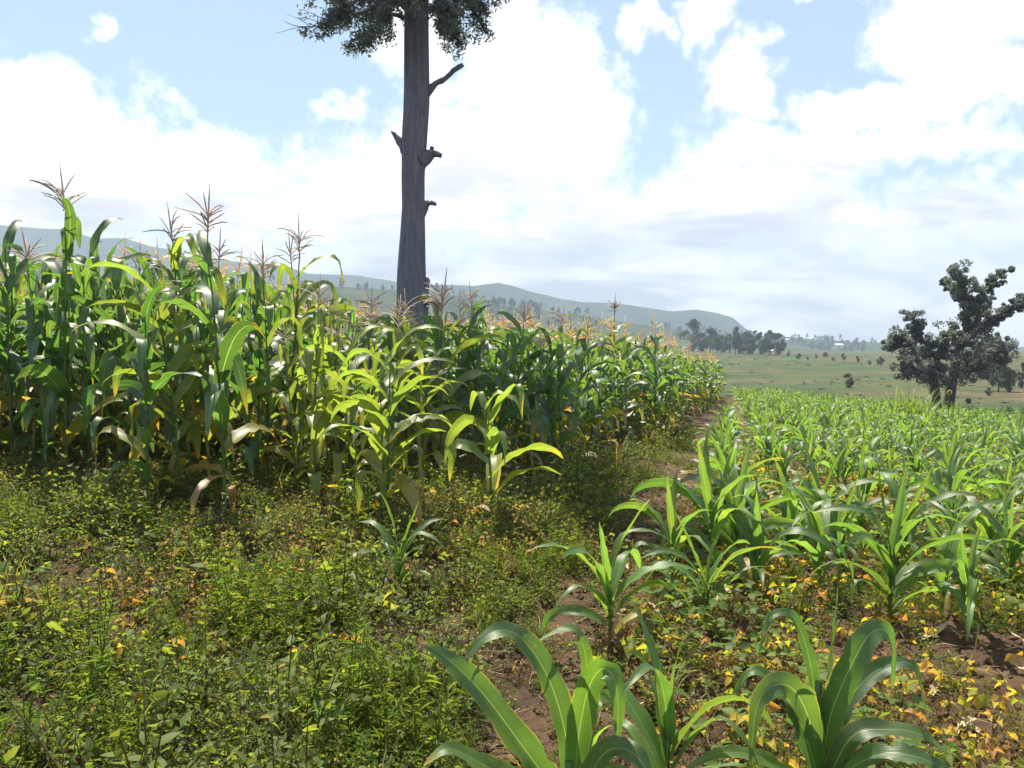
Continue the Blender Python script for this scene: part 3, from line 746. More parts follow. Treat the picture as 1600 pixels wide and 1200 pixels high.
def weed_broad(r, hgt=.18, nst=7, leaf=.032, c0=(.112, .158, .038), spread=.5):
    mb = MB(); c0 = np.array(c0)
    for k in range(nst):
        d = rdir(r, 1, .7, 1.5)[0]; h = hgt * r.uniform(.6, 1.2); base = np.array([*r.normal(0, .035, 2), -.01])
        pts = [base + d * h * t * [1 + spread * t, 1 + spread * t, 1] for t in np.linspace(0, 1, 5)]
        mb.add(*tube(pts, np.linspace(.0028, .0012, 5), 3, False), np.array([.10, .09, .035]))
        m = int(r.integers(5, 9)); t = np.linspace(.15, 1, m); P = np.array([np.interp(q, np.linspace(0, 1, 5), np.arange(5)) for q in t])
        P = np.array([pts[min(int(q), 3)] * (1 - (q - min(int(q), 3))) + pts[min(int(q), 3) + 1] * (q - min(int(q), 3)) for q in P])
        for sgn in (0, math.pi):
            a = (np.arange(m) * 1.57 + r.uniform(0, 6.28)) + sgn + r.normal(0, .3, m); e = r.uniform(-.5, 1.0, m)
            Dr = np.stack([np.cos(e) * np.cos(a), np.cos(e) * np.sin(a), np.sin(e)], -1); Nn = np.tile([0, 0, 1.], (m, 1)) + r.normal(0, .75, (m, 3))
            L = leaf * r.uniform(.4, 1.1, m) * (1.15 - .5 * t)
            cc = c0 * r.uniform(.65, 1.45, (m, 1)) * np.array([1, 1, 1])
            yl = r.random(m) < .008; cc[yl] = YEL * .9
            leaves(mb, P, Dr, Nn, L, L * .62, cc, .2)
    return mb

def weed_feather(r, hgt=.22, c0=(.10, .135, .03)):
    mb = MB(); c0 = np.array(c0)
    for k in range(9):
        d = rdir(r, 1, .8, 1.5)[0]; h = hgt * r.uniform(.6, 1.2); base = np.array([*r.normal(0, .03, 2), -.01])
        mb.add(*tube([base, base + d * h * .5, base + d * h], .0015, 3, False), c0 * 1.1)
        m = 26; t = r.uniform(.15, 1, m); P = base + d * (h * t)[:, None]
        leaves(mb, P, rdir(r, m, .0, 1.0), rdir(r, m, .5, 1.5), r.uniform(.02, .045, m), .004, c0 * r.uniform(.7, 1.4, (m, 1)), .1)
    return mb

def weed_grass(r, hgt=.16, c0=(.095, .125, .028)):
    mb = MB(); c0 = np.array(c0)
    for k in range(22):
        a = r.uniform(0, 6.28); cc = c0 * r.uniform(.6, 1.3)
        if r.random() < .25: cc = np.array([.30, .23, .11]) * r.uniform(.6, 1)
        arc_leaf(mb, [*r.normal(0, .02, 2), -.01], a, hgt * r.uniform(.6, 1.4), .005, R(r.uniform(50, 88)), R(r.uniform(20, 110)), 1.5, 0, 0, cc, 5, 3, None, None, 0, r, .2)
    return mb

def weed_mat_(r, leaf=.022, c0=(.05, .085, .026)):
    mb = MB(); m = 70; P = np.stack([r.normal(0, .075, m), r.normal(0, .075, m), r.uniform(.0, .06, m)], -1)
    leaves(mb, P, rdir(r, m, -.1, .6), np.tile([0, 0, 1.], (m, 1)) + r.normal(0, .4, (m, 3)), leaf * r.uniform(.5, 1.4, m), leaf * r.uniform(.4, .8, m), np.array(c0) * r.uniform(.6, 1.5, (m, 1)), .15)
    return mb

def weed_dry(r, hgt=.2):
    mb = MB()
    for k in range(12):
        d = rdir(r, 1, .3, 1.5)[0]; h = hgt * r.uniform(.5, 1.3); base = np.array([*r.normal(0, .04, 2), -.01]); cc = np.array([.15, .115, .07]) * r.uniform(.5, 1.2)
        mb.add(*tube([base, base + d * h * .5 + r.normal(0, .015, 3), base + d * h], [.0028, .002, .001], 3, False), cc)
        m = 4; leaves(mb, base + d * h * r.uniform(.3, 1, (m, 1)), rdir(r, m, -1, .6), rdir(r, m, .2, 1.5), r.uniform(.015, .04, m), .014, cc * r.uniform(.7, 1.5, (m, 1)), .3, .3)
    return mb

def gen_bean(r, yellow=0.0, hgt=.20, hi=True):
    """bean plant: stems and trifoliate leaves -> (stems MB, [leaf MBs])"""
    st = MB(); lv = []
    for k in range(int(r.integers(4, 7))):
        d = rdir(r, 1, .55, 1.4)[0]; h = hgt * r.uniform(.55, 1.25); base = np.array([*r.normal(0, .015, 2), -.01])
        tipp = base + d * h * [1.3, 1.3, 1]
        st.add(*tube([base, base + d * h * .5, tipp], [.003, .0025, .0018], 3, False), np.array([.16, .15, .06]))
        y = r.random() < yellow; dead = y and r.random() < .35
        cc = (np.array([.38, .29, .05]) if not dead else np.array([.32, .18, .06])) * r.uniform(.75, 1.15) if y else np.array([.085, .135, .028]) * r.uniform(.7, 1.35)
        if y and r.random() < .3: cc = np.array([.22, .25, .04])
        L = r.uniform(.042, .072) * (.8 if y else 1); a = r.uniform(0, 6.28); lm = MB()
        for q, da in enumerate((0, 1.5, -1.5)):
            if y and r.random() < .3: continue
            e = r.uniform(-.7, .2) if y else r.uniform(-.4, .35); aa = a + da
            Dr = np.array([[math.cos(e) * math.cos(aa), math.cos(e) * math.sin(aa), math.sin(e)]])
            leaves(lm, [tipp + Dr[0] * .006], Dr, np.array([[0, 0, 1.]]) + r.normal(0, .6, (1, 3)), L * r.uniform(.8, 1.1), L * .75, cc, .25 if y else .12, r.uniform(.0, .3) if y else 0)
        if lm.nv: lv.append(lm)
    return st, lv

r3 = np.random.default_rng(33)
WEEDS = [weed_broad(r3, .19, 9, .029), weed_broad(r3, .24, 10, .033, (.118, .165, .038)), weed_broad(r3, .13, 9, .026, (.085, .12, .033)), weed_broad(r3, .28, 8, .042, (.105, .14, .04)),
         weed_feather(r3), weed_feather(r3, .28, (.085, .14, .032)), weed_grass(r3), weed_grass(r3, .24, (.11, .115, .035)), weed_mat_(r3, .024, (.07, .12, .035)), weed_mat_(r3, .034, (.085, .125, .04)), weed_dry(r3), weed_dry(r3)]
WEEDS_M = [q.mesh('weed', M_WEED) for q in WEEDS]
BEANS = []
for k in range(10):
    st, lv = gen_bean(r3, [0.03, .18, .5, .8, 1.0][k % 5], .17 if k % 5 > 2 else .21); BEANS.append((st, lv))
def bean_joined(k):
    m = MB(); m.merge(BEANS[k][0])
    for q in BEANS[k][1]: m.merge(q)
    return m.mesh('bean', M_WEED)
BEANS_M = [bean_joined(k) for k in range(10)]
BEANS_P = [[('stem', st.mesh('stem', M_WEED), -1)] + [('leaf', q.mesh('leaf', M_WEED), -1) for q in lv] for st, lv in BEANS]

def sample(n, ylo, yhi, r, power=1.0):
    """points over the field in view, uniform per square metre"""
    y = np.sqrt(r.uniform(ylo ** 2, yhi ** 2, n)); x = r.uniform(-.78, .78, n) * y; return x, y

# weeds on the older crop's side
def weeds_zone(n, ylo, yhi, smul, r):
    x, y = sample(n, ylo, yhi, r); d = x - pathx(y)
    left = d < -.16
    bare = fbm(x * .9 + 7, y * .9, 61, 3); pat = vnoise(x * .7, y * .7, 71)
    keep = left & (r.random(n) < np.where(bare > .555, .18, 1.0) * sstep(-d, .05, .4))
    right = (d > .22); keep |= right & (r.random(n) < .30 * sstep(bare, .35, .5))
    keep |= (np.abs(d) <= .25) & (r.random(n) < .22)
    x, y, d, bare, pat = x[keep], y[keep], d[keep], bare[keep], pat[keep]; n = len(x); u = r.random(n)
    dryz = fbm(x * .6, y * .6 + 4, 131, 3)
    idx = np.where(u < .62, r.integers(0, 4, n), np.where(u < .80, r.integers(8, 10, n), np.where(u < .88, r.integers(6, 8, n), np.where(u < .96, r.integers(4, 6, n), r.integers(10, 12, n)))))
    pz = vnoise(x * 1.3 + 40, y * 1.3, 141); pk = r.random(n) < .65
    idx = np.where((pz < .25) & pk, 2, np.where((pz > .25) & (pz < .42) & pk, 3, np.where((pz > .70) & (pz < .82) & pk, r.integers(6, 8, n), np.where((pz > .82) & pk, 1, idx))))
    idx = np.where((pat > .72) & (y < 6.5) & (r.random(n) < .45), r.integers(4, 6, n), idx)
    idx = np.where((dryz > .56) & (r.random(n) < .45), r.integers(10, 12, n), idx)
    sc = r.uniform(.45, 1.05, n) * np.where(r.random(n) < .08, 1.6, 1.0) * smul * (.55 + 1.0 * fbm(x * 1.6, y * 1.6, 161, 2)) * np.where(d < 0, np.interp(-d, [.15, .7], [.6, 1.0]), .65)
    z = height(x, y)
    return np.stack([x, y, z], -1), np.stack([r.normal(0, .15, n), r.normal(0, .15, n), r.uniform(0, 6.28, n)], -1), sc, idx
parts_ = [weeds_zone(12500, 1.9, 9.0, 1.15, r3), weeds_zone(15000, 9.0, 22.0, 1.5, r3)]
scatter('weeds', WEEDS_M, *[np.concatenate([p[k] for p in parts_]) for k in range(4)], label='low green weeds covering the soil between the crops')

# beans between the young maize: the nearest one by one, the rest as ground cover
x, y = sample(5200, 2.0, 15.0, r3); d = x - pathx(y); bare = fbm(x * .8 + 3, y * .8 + 9, 81, 3)
k = (d > .38) & (r3.random(len(x)) < np.where(bare > .55, .22, .80)); x, y = x[k], y[k]
x2, y2 = sample(260, 2.3, 7.0, r3); k = (x2 - pathx(y2) < -.4) & (r3.random(260) < .35); x = np.concatenate([x, x2[k]]); y = np.concatenate([y, y2[k]])
dist = np.hypot(x, y); o_ = np.argsort(dist); x, y = x[o_], y[o_]; rest = []; nb = 0; bl = []
for px_, py_ in zip(x, y):
    z = float(height(px_, py_)); yel = vnoise(px_ * .8 + 5, py_ * .8, 91); fam = int(np.clip((yel * 1.3 + .05) * 5 + r3.normal(0, 1.0), 0, 4)); kx = fam + 5 * int(r3.integers(0, 2))
    rz = r3.uniform(0, 6.28); sc = r3.uniform(.75, 1.25); a_, b_ = to_px((px_, py_, z + .08))
    if nb < 150 and 0 < a_ < 1600 and b_ < 1215 and py_ < 4.3:
        nb += 1; o = place('bean_plant', BEANS_P[kx], (px_, py_, z), rz, sc)
        lab, g = [('low bean plant with only green leaves on the soil', 'green bean plants between the young maize'), ('low bean plant with a few yellow leaves on the soil', 'bean plants beginning to yellow'),
                  ('low bean plant half yellow and half green', 'half yellow bean plants'), ('low bean plant with mostly yellow leaves', 'mostly yellow bean plants'), ('withered bean plant with curled yellow leaves', 'withered yellow bean plants')][fam]
        bl.append((o, lab, px_, py_, sc))
    else: rest.append((px_, py_, z, rz, sc, kx))
rb = np.array(rest); scatter('bean_cover', BEANS_M, rb[:, :3], np.stack([rb[:, 3] * 0, rb[:, 3] * 0, rb[:, 3]], -1), rb[:, 4], rb[:, 5].astype(int), label='yellowing bean plants covering the soil between the young maize')

LM = [((.19, 2.5), 'by the nearest maize plant'), ((1.0, 2.62), 'by the spiked near maize plant'), ((.5, 2.62), 'by the small low maize plant')]
for (qx, qy, _t, _k, lb) in NAMED_Y:
    q = ground_at(qx, qy); LM.append(((q[0], q[1]), {955: 'by the maize at the bare path', 1050: 'by the yellowish whorled maize', 1102: 'by the broad folded maize', 1140: 'by the bushy dark maize', 1228: 'by the fourth maize from the path', 1312: 'by the drooping maize', 1390: 'by the tall thin maize', 1512: 'by the husk stalked maize', 1484: 'by the pale curled maize', 1565: 'by the maize at the right edge', 625: 'by the lone maize in weeds'}[qx]))
bins = {}
for it in bl:
    j = int(np.argmin([(it[2] - a) ** 2 + (it[3] - b) ** 2 for (a, b), _ in LM])); (a, b), nm = LM[j]; dx, dy = it[2] - a, it[3] - b
    side = ('right' if dx > 0 else 'left') if abs(dx) > abs(dy) else ('behind' if dy > 0 else 'front'); side = {'right': 'right of', 'left': 'left of', 'behind': 'behind', 'front': 'before'}[side]
    bins.setdefault(it[1].replace(' on the soil', '').removeprefix('low ') + ' ' + side + nm[2:], []).append(it)
for lb, v in bins.items():
    v.sort(key=lambda q: -q[4])
    for k_, it in enumerate(v): tag(it[0], ('' if len(v) == 1 else 'largest ' if k_ == 0 else 'smallest ' if k_ == len(v) - 1 else 'middling ') + lb, 'bean plant', 'bean plants between the young maize')
# dry litter: fallen leaves, straw and clods on the soil
lit = []
m = MB(); leaves(m, [[-.025, 0, .004]], [[1, 0, 0.05]], np.array([[0, 0, 1.]]), .055, .035, np.array([.47, .34, .04]), .1, .12); lit.append(m.mesh('fallen_leaf', M_WEED))
m = MB(); leaves(m, [[-.02, 0, .004]], [[1, .1, 0.1]], np.array([[0, .1, 1.]]), .045, .03, np.array([.34, .19, .06]), .2, .25); lit.append(m.mesh('fallen_leaf', M_WEED))
for q in range(3):
    m = MB(); P = spline([(-.09, 0, .004), (-.02, r3.uniform(-.02, .02), .012), (.04, r3.uniform(-.02, .02), .01), (.10, 0, .006)], 6); m.add(*tube(P, .0016 + .0006 * q, 3), np.array([.38, .29, .17]) * r3.uniform(.6, 1)); lit.append(m.mesh('straw', M_DRY))
m = MB(); arc_leaf(m, [-.12, 0, .01], 0, .26, .035, R(8), R(14), 1.2, .5, 1.0, np.array([.42, .33, .20]), 8, 3, None, None, .2, r3); lit.append(m.mesh('dry_blade', M_DRY))
x, y = sample(6500, 1.9, 13, r3); d = x - pathx(y); p_ = np.where(np.abs(d) < .4, .9, np.where(d > 0, .85, .25)); k = r3.random(len(x)) < p_; x, y, d = x[k], y[k], d[k]; n = len(x); u = r3.random(n)
idx = np.where((d > .3) & (u < .5), r3.integers(0, 2, n), np.where(u < .95, r3.integers(2, 5, n), 5))
scatter('leaf_litter', lit, np.stack([x, y, height(x, y) + .004], -1), np.stack([r3.normal(0, .2, n), r3.normal(0, .2, n), r3.uniform(0, 6.28, n)], -1), r3.uniform(.6, 1.4, n), idx, label='dry straw and fallen yellow leaves on the soil')
M_SOIL = plain_mat('soil_clod', (.095, .058, .039), .95, .1, .4, 20)
cl = []
for q in range(4):
    nlat, nlon = 5, 7; V = [[0, 0, -1.0]]; 
    for i in range(1, nlat):
        for j in range(nlon):
            a = math.pi * i / nlat; b = 2 * math.pi * j / nlon; rr = r3.uniform(.75, 1.15); V.append([rr * math.sin(a) * math.cos(b), rr * math.sin(a) * math.sin(b), -rr * math.cos(a) * .75])
    V.append([0, 0, .75]); V = np.array(V) * .022; Fq = []; Ft = []
    for j in range(nlon):
        Ft.append([0, 1 + (j + 1) % nlon, 1 + j]); b = 1 + (nlat - 2) * nlon; Ft.append([b + j, b + (j + 1) % nlon, len(V) - 1])
        for i in range(nlat - 2): a = 1 + i * nlon; Fq.append([a + j, a + (j + 1) % nlon, a + nlon + (j + 1) % nlon, a + nlon + j])
    cl.append(MB().add(V, [np.array(Ft), np.array(Fq)]).mesh('clod', M_SOIL, False))
x, y = sample(9000, 1.9, 10, r3); n = len(x)
scatter('soil_clods', cl, np.stack([x, y, height(x, y) + .002], -1), r3.uniform(0, 6.28, (n, 3)), r3.uniform(.25, 1.0, n) ** 2 * 1.5, r3.integers(0, 4, n), label='crumbs and clods of reddish brown soil')

# ------------------------------------------------------------------ trees
def foliage(mb, centers, radii, per, size, col, r, flat=.8, elong=1.8):
    centers = np.asarray(centers, float); radii = np.broadcast_to(np.asarray(radii, float), (len(centers),)); n = len(centers) * per
    c = np.repeat(centers, per, 0); rad = np.repeat(radii, per)
    d = nrm(r.normal(0, 1, (n, 3))); P = c + d * (rad * r.random(n) ** .45)[:, None] * [1, 1, flat]
    t = nrm(r.normal(0, 1, (n, 3)) + d * .8); s_ = nrm(np.cross(t, r.normal(0, 1, (n, 3))))
    sz = size * r.uniform(.6, 1.4, n)[:, None]; A = t * sz * elong / 2; B = s_ * sz / 2
    V = np.stack([P - A, P + B * .9 - A * .1, P + A, P - B * .9 - A * .1], 1).reshape(-1, 3); Q = np.arange(n * 4).reshape(-1, 4)
    cl_ = np.repeat(np.array(col)[None] * r.uniform(.7, 1.35, (len(centers), 1)), per, 0) * r.uniform(.75, 1.25, (n, 1))
    mb.add(V, Q, np.repeat(cl_, 4, 0))

r4 = np.random.default_rng(44)
def big_tree():
    Dp = 15.0; bx, by = float(at(643, 528, Dp)[0]), Dp; z0 = float(height(bx, by))
    root = empty('cedar_tree', (bx, by, z0)); base = np.array([bx, by, z0])
    tag(root, 'tall bare cedar trunk with broken branch stubs, its dark crown cut by the top edge', 'tree')
    def L(px, py, dy=0.0): return at(px, py, Dp + dy) - base
    def LU(px, py, dy=0.0): return at(px, py - 38, Dp + dy) - base
    pts = [L(642, 690), L(642, 640), L(642, 560), L(643, 500), L(643, 430), L(645, 370), L(646, 320), L(646, 270), L(648, 215), L(651, 150), L(651, 60), L(653, -60), L(656, -260), L(655, -520), L(657, -760)]
    rad = [.40, .33, .29, .275, .265, .232, .212, .218, .238, .238, .226, .215, .18, .12, .03]
    n = 70; sides = 28; cl_ = spline(pts, n); rd = np.interp(np.linspace(0, 14, n), np.arange(15), rad)
    V, Fs = tube(cl_, rd, sides); k = np.arange(n * sides); th = (k % sides) / sides * 6.283; zz = V[:n * sides, 2]
    axis = np.repeat(cl_, sides, 0); off = V[:n * sides] - axis
    f = 1 + .10 * (fbm(np.cos(th) * 2.2 + np.sin(th) * .7 + 9, np.sin(th) * 2.2 + zz * .45, 3, 3) - .5) * 2 + .05 * np.sin(th * 9 + zz * 1.5) * (fbm(th, zz * 2, 9, 2))
    V[:n * sides] = axis + off * f[:, None]
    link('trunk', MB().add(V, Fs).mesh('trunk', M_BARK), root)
    def stub(name, P, rd_, sides=8):
        p = spline(P, 9); q = np.interp(np.linspace(0, 1, 9), np.linspace(0, 1, len(rd_)), rd_); VV, FF = tube(p, q, sides)
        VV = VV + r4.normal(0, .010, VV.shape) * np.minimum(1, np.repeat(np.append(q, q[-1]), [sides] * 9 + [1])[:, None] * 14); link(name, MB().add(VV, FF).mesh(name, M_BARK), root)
    stub('branch_stub', [L(662, 150), L(682, 130), L(695, 123), L(709, 110), L(724, 101)], [.10, .055, .05, .042, .036])
    stub('branch_stub', [L(636, 232), L(626, 222), L(618, 212), L(611, 205)], [.16, .075, .05, .01])
    stub('branch_stub', [L(655, 250), L(672, 242), L(680, 240), L(690, 244)], [.22, .10, .06, .045])
    stub('branch_stub', [L(668, 243), L(673, 236), L(676, 229)], [.07, .045, .035])
    stub('branch_stub', [L(653, 330), L(666, 319), L(674, 317), L(682, 320)], [.18, .075, .05, .025])
    stub('branch_stub', [L(655, 470), L(664, 450), L(667, 438), L(666, 434)], [.2, .07, .05, .03])
    stub('branch_stub', [L(655, 500), L(664, 490), L(668, 480)], [.2, .07, .03])
    # limbs and crown
    crown = MB(); limbs = []
    def limb(P, r0, side_n=8, fol=(.0, 1.0), clump=.20, per=170, droop=.25):
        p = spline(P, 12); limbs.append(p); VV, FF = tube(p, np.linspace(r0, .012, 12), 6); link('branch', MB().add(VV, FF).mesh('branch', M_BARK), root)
        tw = MB(); cs = []
        for q in range(side_n):
            t = r4.uniform(max(.2, fol[0]), 1); i = min(int(t * 11), 10); b = p[i]; dv = nrm(p[i + 1] - p[i]); v = nrm(dv + r4.normal(0, .7, 3)); ll = r4.uniform(.15, .45)
            e = b + v * ll - [0, 0, droop * ll]; tw.add(*tube([b, b + v * ll * .55, e], [.012, .009, .005], 4), np.array([.1, .09, .08]))
            for u in (.45, .75, 1.0): cs.append(b + (e - b) * u + r4.normal(0, .05, 3))
        for t in np.linspace(max(.25, fol[0]), 1, 5): cs.append(p[int(t * 11)] + r4.normal(0, .08, 3))
        foliage(crown, cs, clump * r4.uniform(.6, 1.2, len(cs)), per, .030, (.10, .12, .115), r4, .95, 2.8)  # leaf colour lightened to grey-blue to stand in for lens veil
        tag(link('twig', tw.mesh('twig', M_DRY), root), kind='stuff')
    low = [((640, 60), (600, 20), (560, 35), (525, 70), (512, 72), -.4), ((642, 70), (610, 60), (585, 78), (568, 92), (560, 98), .3), ((640, 20), (580, -20), (530, -5), (490, 10), (475, 18), .2),
           ((645, 30), (600, 40), (560, 60), (545, 55), (535, 50), -.9), ((643, 20), (600, 0), (560, 10), (540, 20), (525, 30), .8), ((650, 40), (630, 30), (610, 40), (600, 60), (595, 70), -1.2),
           ((660, 60), (690, 50), (705, 70), (712, 85), (716, 92), .3), ((660, 40), (700, 20), (725, 35), (738, 52), (742, 60), -.4), ((660, 10), (710, -30), (745, -15), (768, 5), (775, 10), .4),
           ((660, 20), (690, 0), (720, 10), (735, 25), (745, 30), 1.0), ((655, 30), (660, 20), (675, 30), (690, 50), (700, 60), -1.3), ((655, 0), (640, -20), (620, 0), (600, 10), (590, 15), 1.2),
           ((655, -10), (690, -40), (725, -30), (755, -10), (765, -5), -.9), ((645, -10), (600, -50), (560, -40), (520, -20), (505, -12), -.7), ((650, 0), (645, -5), (650, 5), (655, 20), (655, 30), -1.6)]
    for a, b, c, d_, e, dy in low:
        limb([LU(*a), LU(*b, dy * .4), LU(*c, dy * .8), LU(*d_, dy), LU(*e, dy)], .05, 13, clump=.17, per=40)
    for q in range(26):
        f = r4.random() ** .8; py = -40 - 680 * f; a = r4.uniform(0, 6.28); ln = (2.0 - 1.5 * f) * r4.uniform(.7, 1.1); b = L(654, py)
        P = [b, b + [math.cos(a) * ln * .4, math.sin(a) * ln * .4, .35], b + [math.cos(a) * ln * .75, math.sin(a) * ln * .75, .35], b + [math.cos(a) * ln, math.sin(a) * ln, .1]]
        limb(P, .055 * (1.2 - f), 8, clump=.26, per=110)
    # bare dead twigs reaching out to the side
    P = spline([L(560, 25), L(515, 35), L(500, 40), L(480, 42), L(460, 40), L(444, 33)], 12)
    tw = MB(); tw.add(*tube(P, np.linspace(.018, .004, 12), 5), np.array([.09, .08, .075]))
    for (a, b, c) in [((515, 35), (490, 22), (470, 14)), ((500, 40), (478, 55), (462, 48)), ((485, 42), (470, 30), (448, 22)), ((497, 40), (476, 46), (474, 66)), ((480, 42), (460, 44), (432, 52)), ((505, 38), (480, 28), (462, 28))]:
        tw.add(*tube([L(*a), L(*b, .1), L(*c, .2)], [.009, .006, .003], 4), np.array([.09, .08, .075]))
    link('dead_twig', tw.mesh('dead_twig', M_DRY), root)
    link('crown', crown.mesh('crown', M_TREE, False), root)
big_tree()

def right_tree():
    Dp = 42.0; b0 = at(1478, 620, Dp); z0 = float(height(b0[0], Dp)); base = np.array([b0[0], Dp, z0]); root = empty('spreading_tree', base)
    tag(root, 'dark spreading tree with upswept right branches beyond the young maize', 'tree')
    def L(px, py, dy=0.0): return at(px, py, Dp + dy) - base
    gpx = to_px(base)[1]
    crown = MB()
    def limb(name, P, r0, r1_, clumps, per=150, size=.13):
        p = spline(P, 12); VV, FF = tube(p, np.linspace(r0, r1_, 12), 7); link(name, MB().add(VV, FF).mesh(name, M_BARK2), root)
        if clumps:
            t0, rad, nn = clumps; cs = []; rs = []
            for t in np.linspace(t0, 1, nn):
                i = int(t * 11); [(cs.append(p[i] + nrm(r4.normal(0, 1, 3)) * rad * r4.uniform(.2, 1.1)), rs.append(rad * r4.uniform(.18, .48))) for _ in range(6)]
            foliage(crown, cs, rs, per // 2, size * .66, (.10, .12, .118), r4, .85, 1.6)  # pale bluish leaves: veiling haze is mixed into the foliage colour
    limb('trunk', [L(1480, gpx + 2), L(1488, 590), L(1497, 555), L(1508, 520), L(1513, 490), L(1508, 455), L(1499, 424)], .30, .04, (.42, .75, 15))
    limb('trunk', [L(1466, gpx + 2), L(1458, 590), L(1448, 560), L(1440, 530), L(1432, 510), L(1427, 494)], .26, .04, (.35, .62, 11))
    limb('branch', [L(1511, 495), L(1527, 470), L(1543, 450), L(1560, 434), L(1577, 421)], .14, .02, (.15, .42, 10))
    limb('branch', [L(1506, 535, -1), L(1535, 512, -1.5), L(1562, 492, -2), L(1585, 476, -2), L(1604, 467, -2)], .15, .02, (.3, .45, 11))
    limb('branch', [L(1500, 560, 1), L(1528, 550, 1.5), L(1553, 543, 2), L(1574, 546, 2)], .15, .03, (.25, .75, 12))
    limb('branch', [L(1511, 480, .5), L(1495, 462, 1), L(1483, 447, 1), L(1475, 441, 1)], .10, .02, (.35, .32, 7))
    limb('branch', [L(1510, 470, .5), L(1502, 450, 1), L(1494, 432, 1), L(1490, 422, 1)], .10, .02, (.3, .32, 6))
    limb('branch', [L(1450, 570, -1), L(1425, 548, -1.5), L(1405, 535, -1.5), L(1392, 530, -1.5)], .12, .02, (.3, .55, 9))
    limb('branch', [L(1470, 590, 0), L(1466, 560, -.5), L(1468, 540, -.8), L(1475, 528, -1)], .12, .02, (.2, .6, 8))
    limb('branch', [L(1508, 540, .5), L(1525, 500, 1), L(1535, 475, 1), L(1548, 462, 1.4)], .09, .02, (.3, .35, 8))
    limb('branch', [L(1490, 585, 1), L(1515, 580, 1.5), L(1540, 575, 2), L(1556, 572, 2)], .12, .03, (.2, .85, 9))
    limb('branch', [L(1478, 590, -1), L(1450, 585, -1.5), L(1428, 575, -2), L(1415, 562, -2)], .12, .03, (.1, .8, 9))
    cs = [L(px, py, r4.uniform(-1.5, 1.5)) for px, py in [(1500, 560), (1490, 545), (1515, 545), (1480, 570), (1500, 580), (1455, 590), (1470, 600), (1440, 555), (1425, 560), (1500, 520), (1515, 505), (1490, 510), (1505, 480), (1530, 570), (1545, 560), (1450, 535), (1465, 560), (1490, 600), (1520, 590), (1485, 590), (1478, 600), (1495, 590), (1500, 545), (1508, 520), (1510, 535), (1505, 570), (1460, 575), (1448, 570), (1470, 545), (1525, 515), (1520, 545), (1435, 545), (1550, 550), (1540, 500)]]
    cs = [c_ + r4.normal(0, .5, 3) for c_ in cs for _ in range(2)]; foliage(crown, cs, [r4.uniform(.15, .38) for _ in cs], 60, .09, (.10, .12, .118), r4, .9, 1.6)  # infill has the same veil-lightened bluish colour
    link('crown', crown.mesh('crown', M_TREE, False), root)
right_tree()

def gen_far_tree(r, h, w_, style):
    """a tree standing at the origin: (trunk MB, crown MB)"""
    tr = MB(); cr = MB(); bend_ = r.normal(0, .04, 2) * h
    P = [np.array([bend_[0] * t * t, bend_[1] * t * t, h * t * .92]) for t in np.linspace(0, 1, 6)]; tr.add(*tube(P, np.linspace(.028, .006, 6) * h, 6)); cs = []; rs = []
    lo = .18 if style == 'bushy' else .35
    for k in range(15 if style != 'slim' else 11):
        t = r.uniform(lo * .8, 1.0); a = r.uniform(0, 6.28); prof = max(.25, math.sin(math.pi * (.12 + .80 * (t - lo) / (1 - lo)))) ** .7
        q = w_ * .5 * prof * r.uniform(.25, 1.0); cs.append([bend_[0] * t * t + q * math.cos(a), bend_[1] * t * t + q * math.sin(a), h * (t * .93)]); rs.append(w_ * r.uniform(.13, .25))
    cs.append([bend_[0], bend_[1], h * .95]); rs.append(w_ * .12)
    foliage(cr, cs, rs, 95, w_ * .075, (.036, .055, .030), r, 1.05, 1.5)
    return tr, cr
FT = []
for h, w_, st in [(12, 7, 'bushy'), (13, 8, 'round'), (14, 5, 'slim'), (10, 8, 'bushy'), (11, 6, 'round'), (9, 6, 'bushy')]:
    a, b = gen_far_tree(r4, h, w_, st); FT.append((h, a.mesh('trunk', M_BARK2), b.mesh('crown', M_TREE, False)))
def far_tree(px, top, base_py, k, label, group, depth=None, wid=1.0):
    p = ground_at(px, base_py) if depth is None else at(px, base_py, depth); gz = float(hbase(p[0], p[1])) if depth is None else p[2]
    h = (base_py - top) / F_PX * p[1]; sc = h / FT[k][0]
    o = empty('tree', (p[0], p[1], gz - .1), r4.uniform(0, 6.28), sc); o.scale = (sc * wid, sc * wid, sc)
    link('trunk', FT[k][1], o); link('crown', FT[k][2], o); tag(o, label, 'tree', group); return o
GR = 'trees in the dark grove beyond the grassland'
GL = ['wide dark tree left of the round headed grove tree', 'small dark tree right behind the round headed grove tree', 'dark tree right of the round headed grove tree', 'widest dark tree right of the grove middle', 'rounded tree before the slender one in the grove',
      'low dark tree between the tallest and the broad grove tree', 'low tree right of the broad grove tree', 'low wide tree in the right half of the grove', 'low dark tree under the slender grove tree', 'lowest tree in the grove middle', 'tree just left of the tallest grove tree', 'tree left of the slim grove tree', 'second tree from the tall maize in the far grove', 'hazy tree of the grove farthest left above the maize tops']
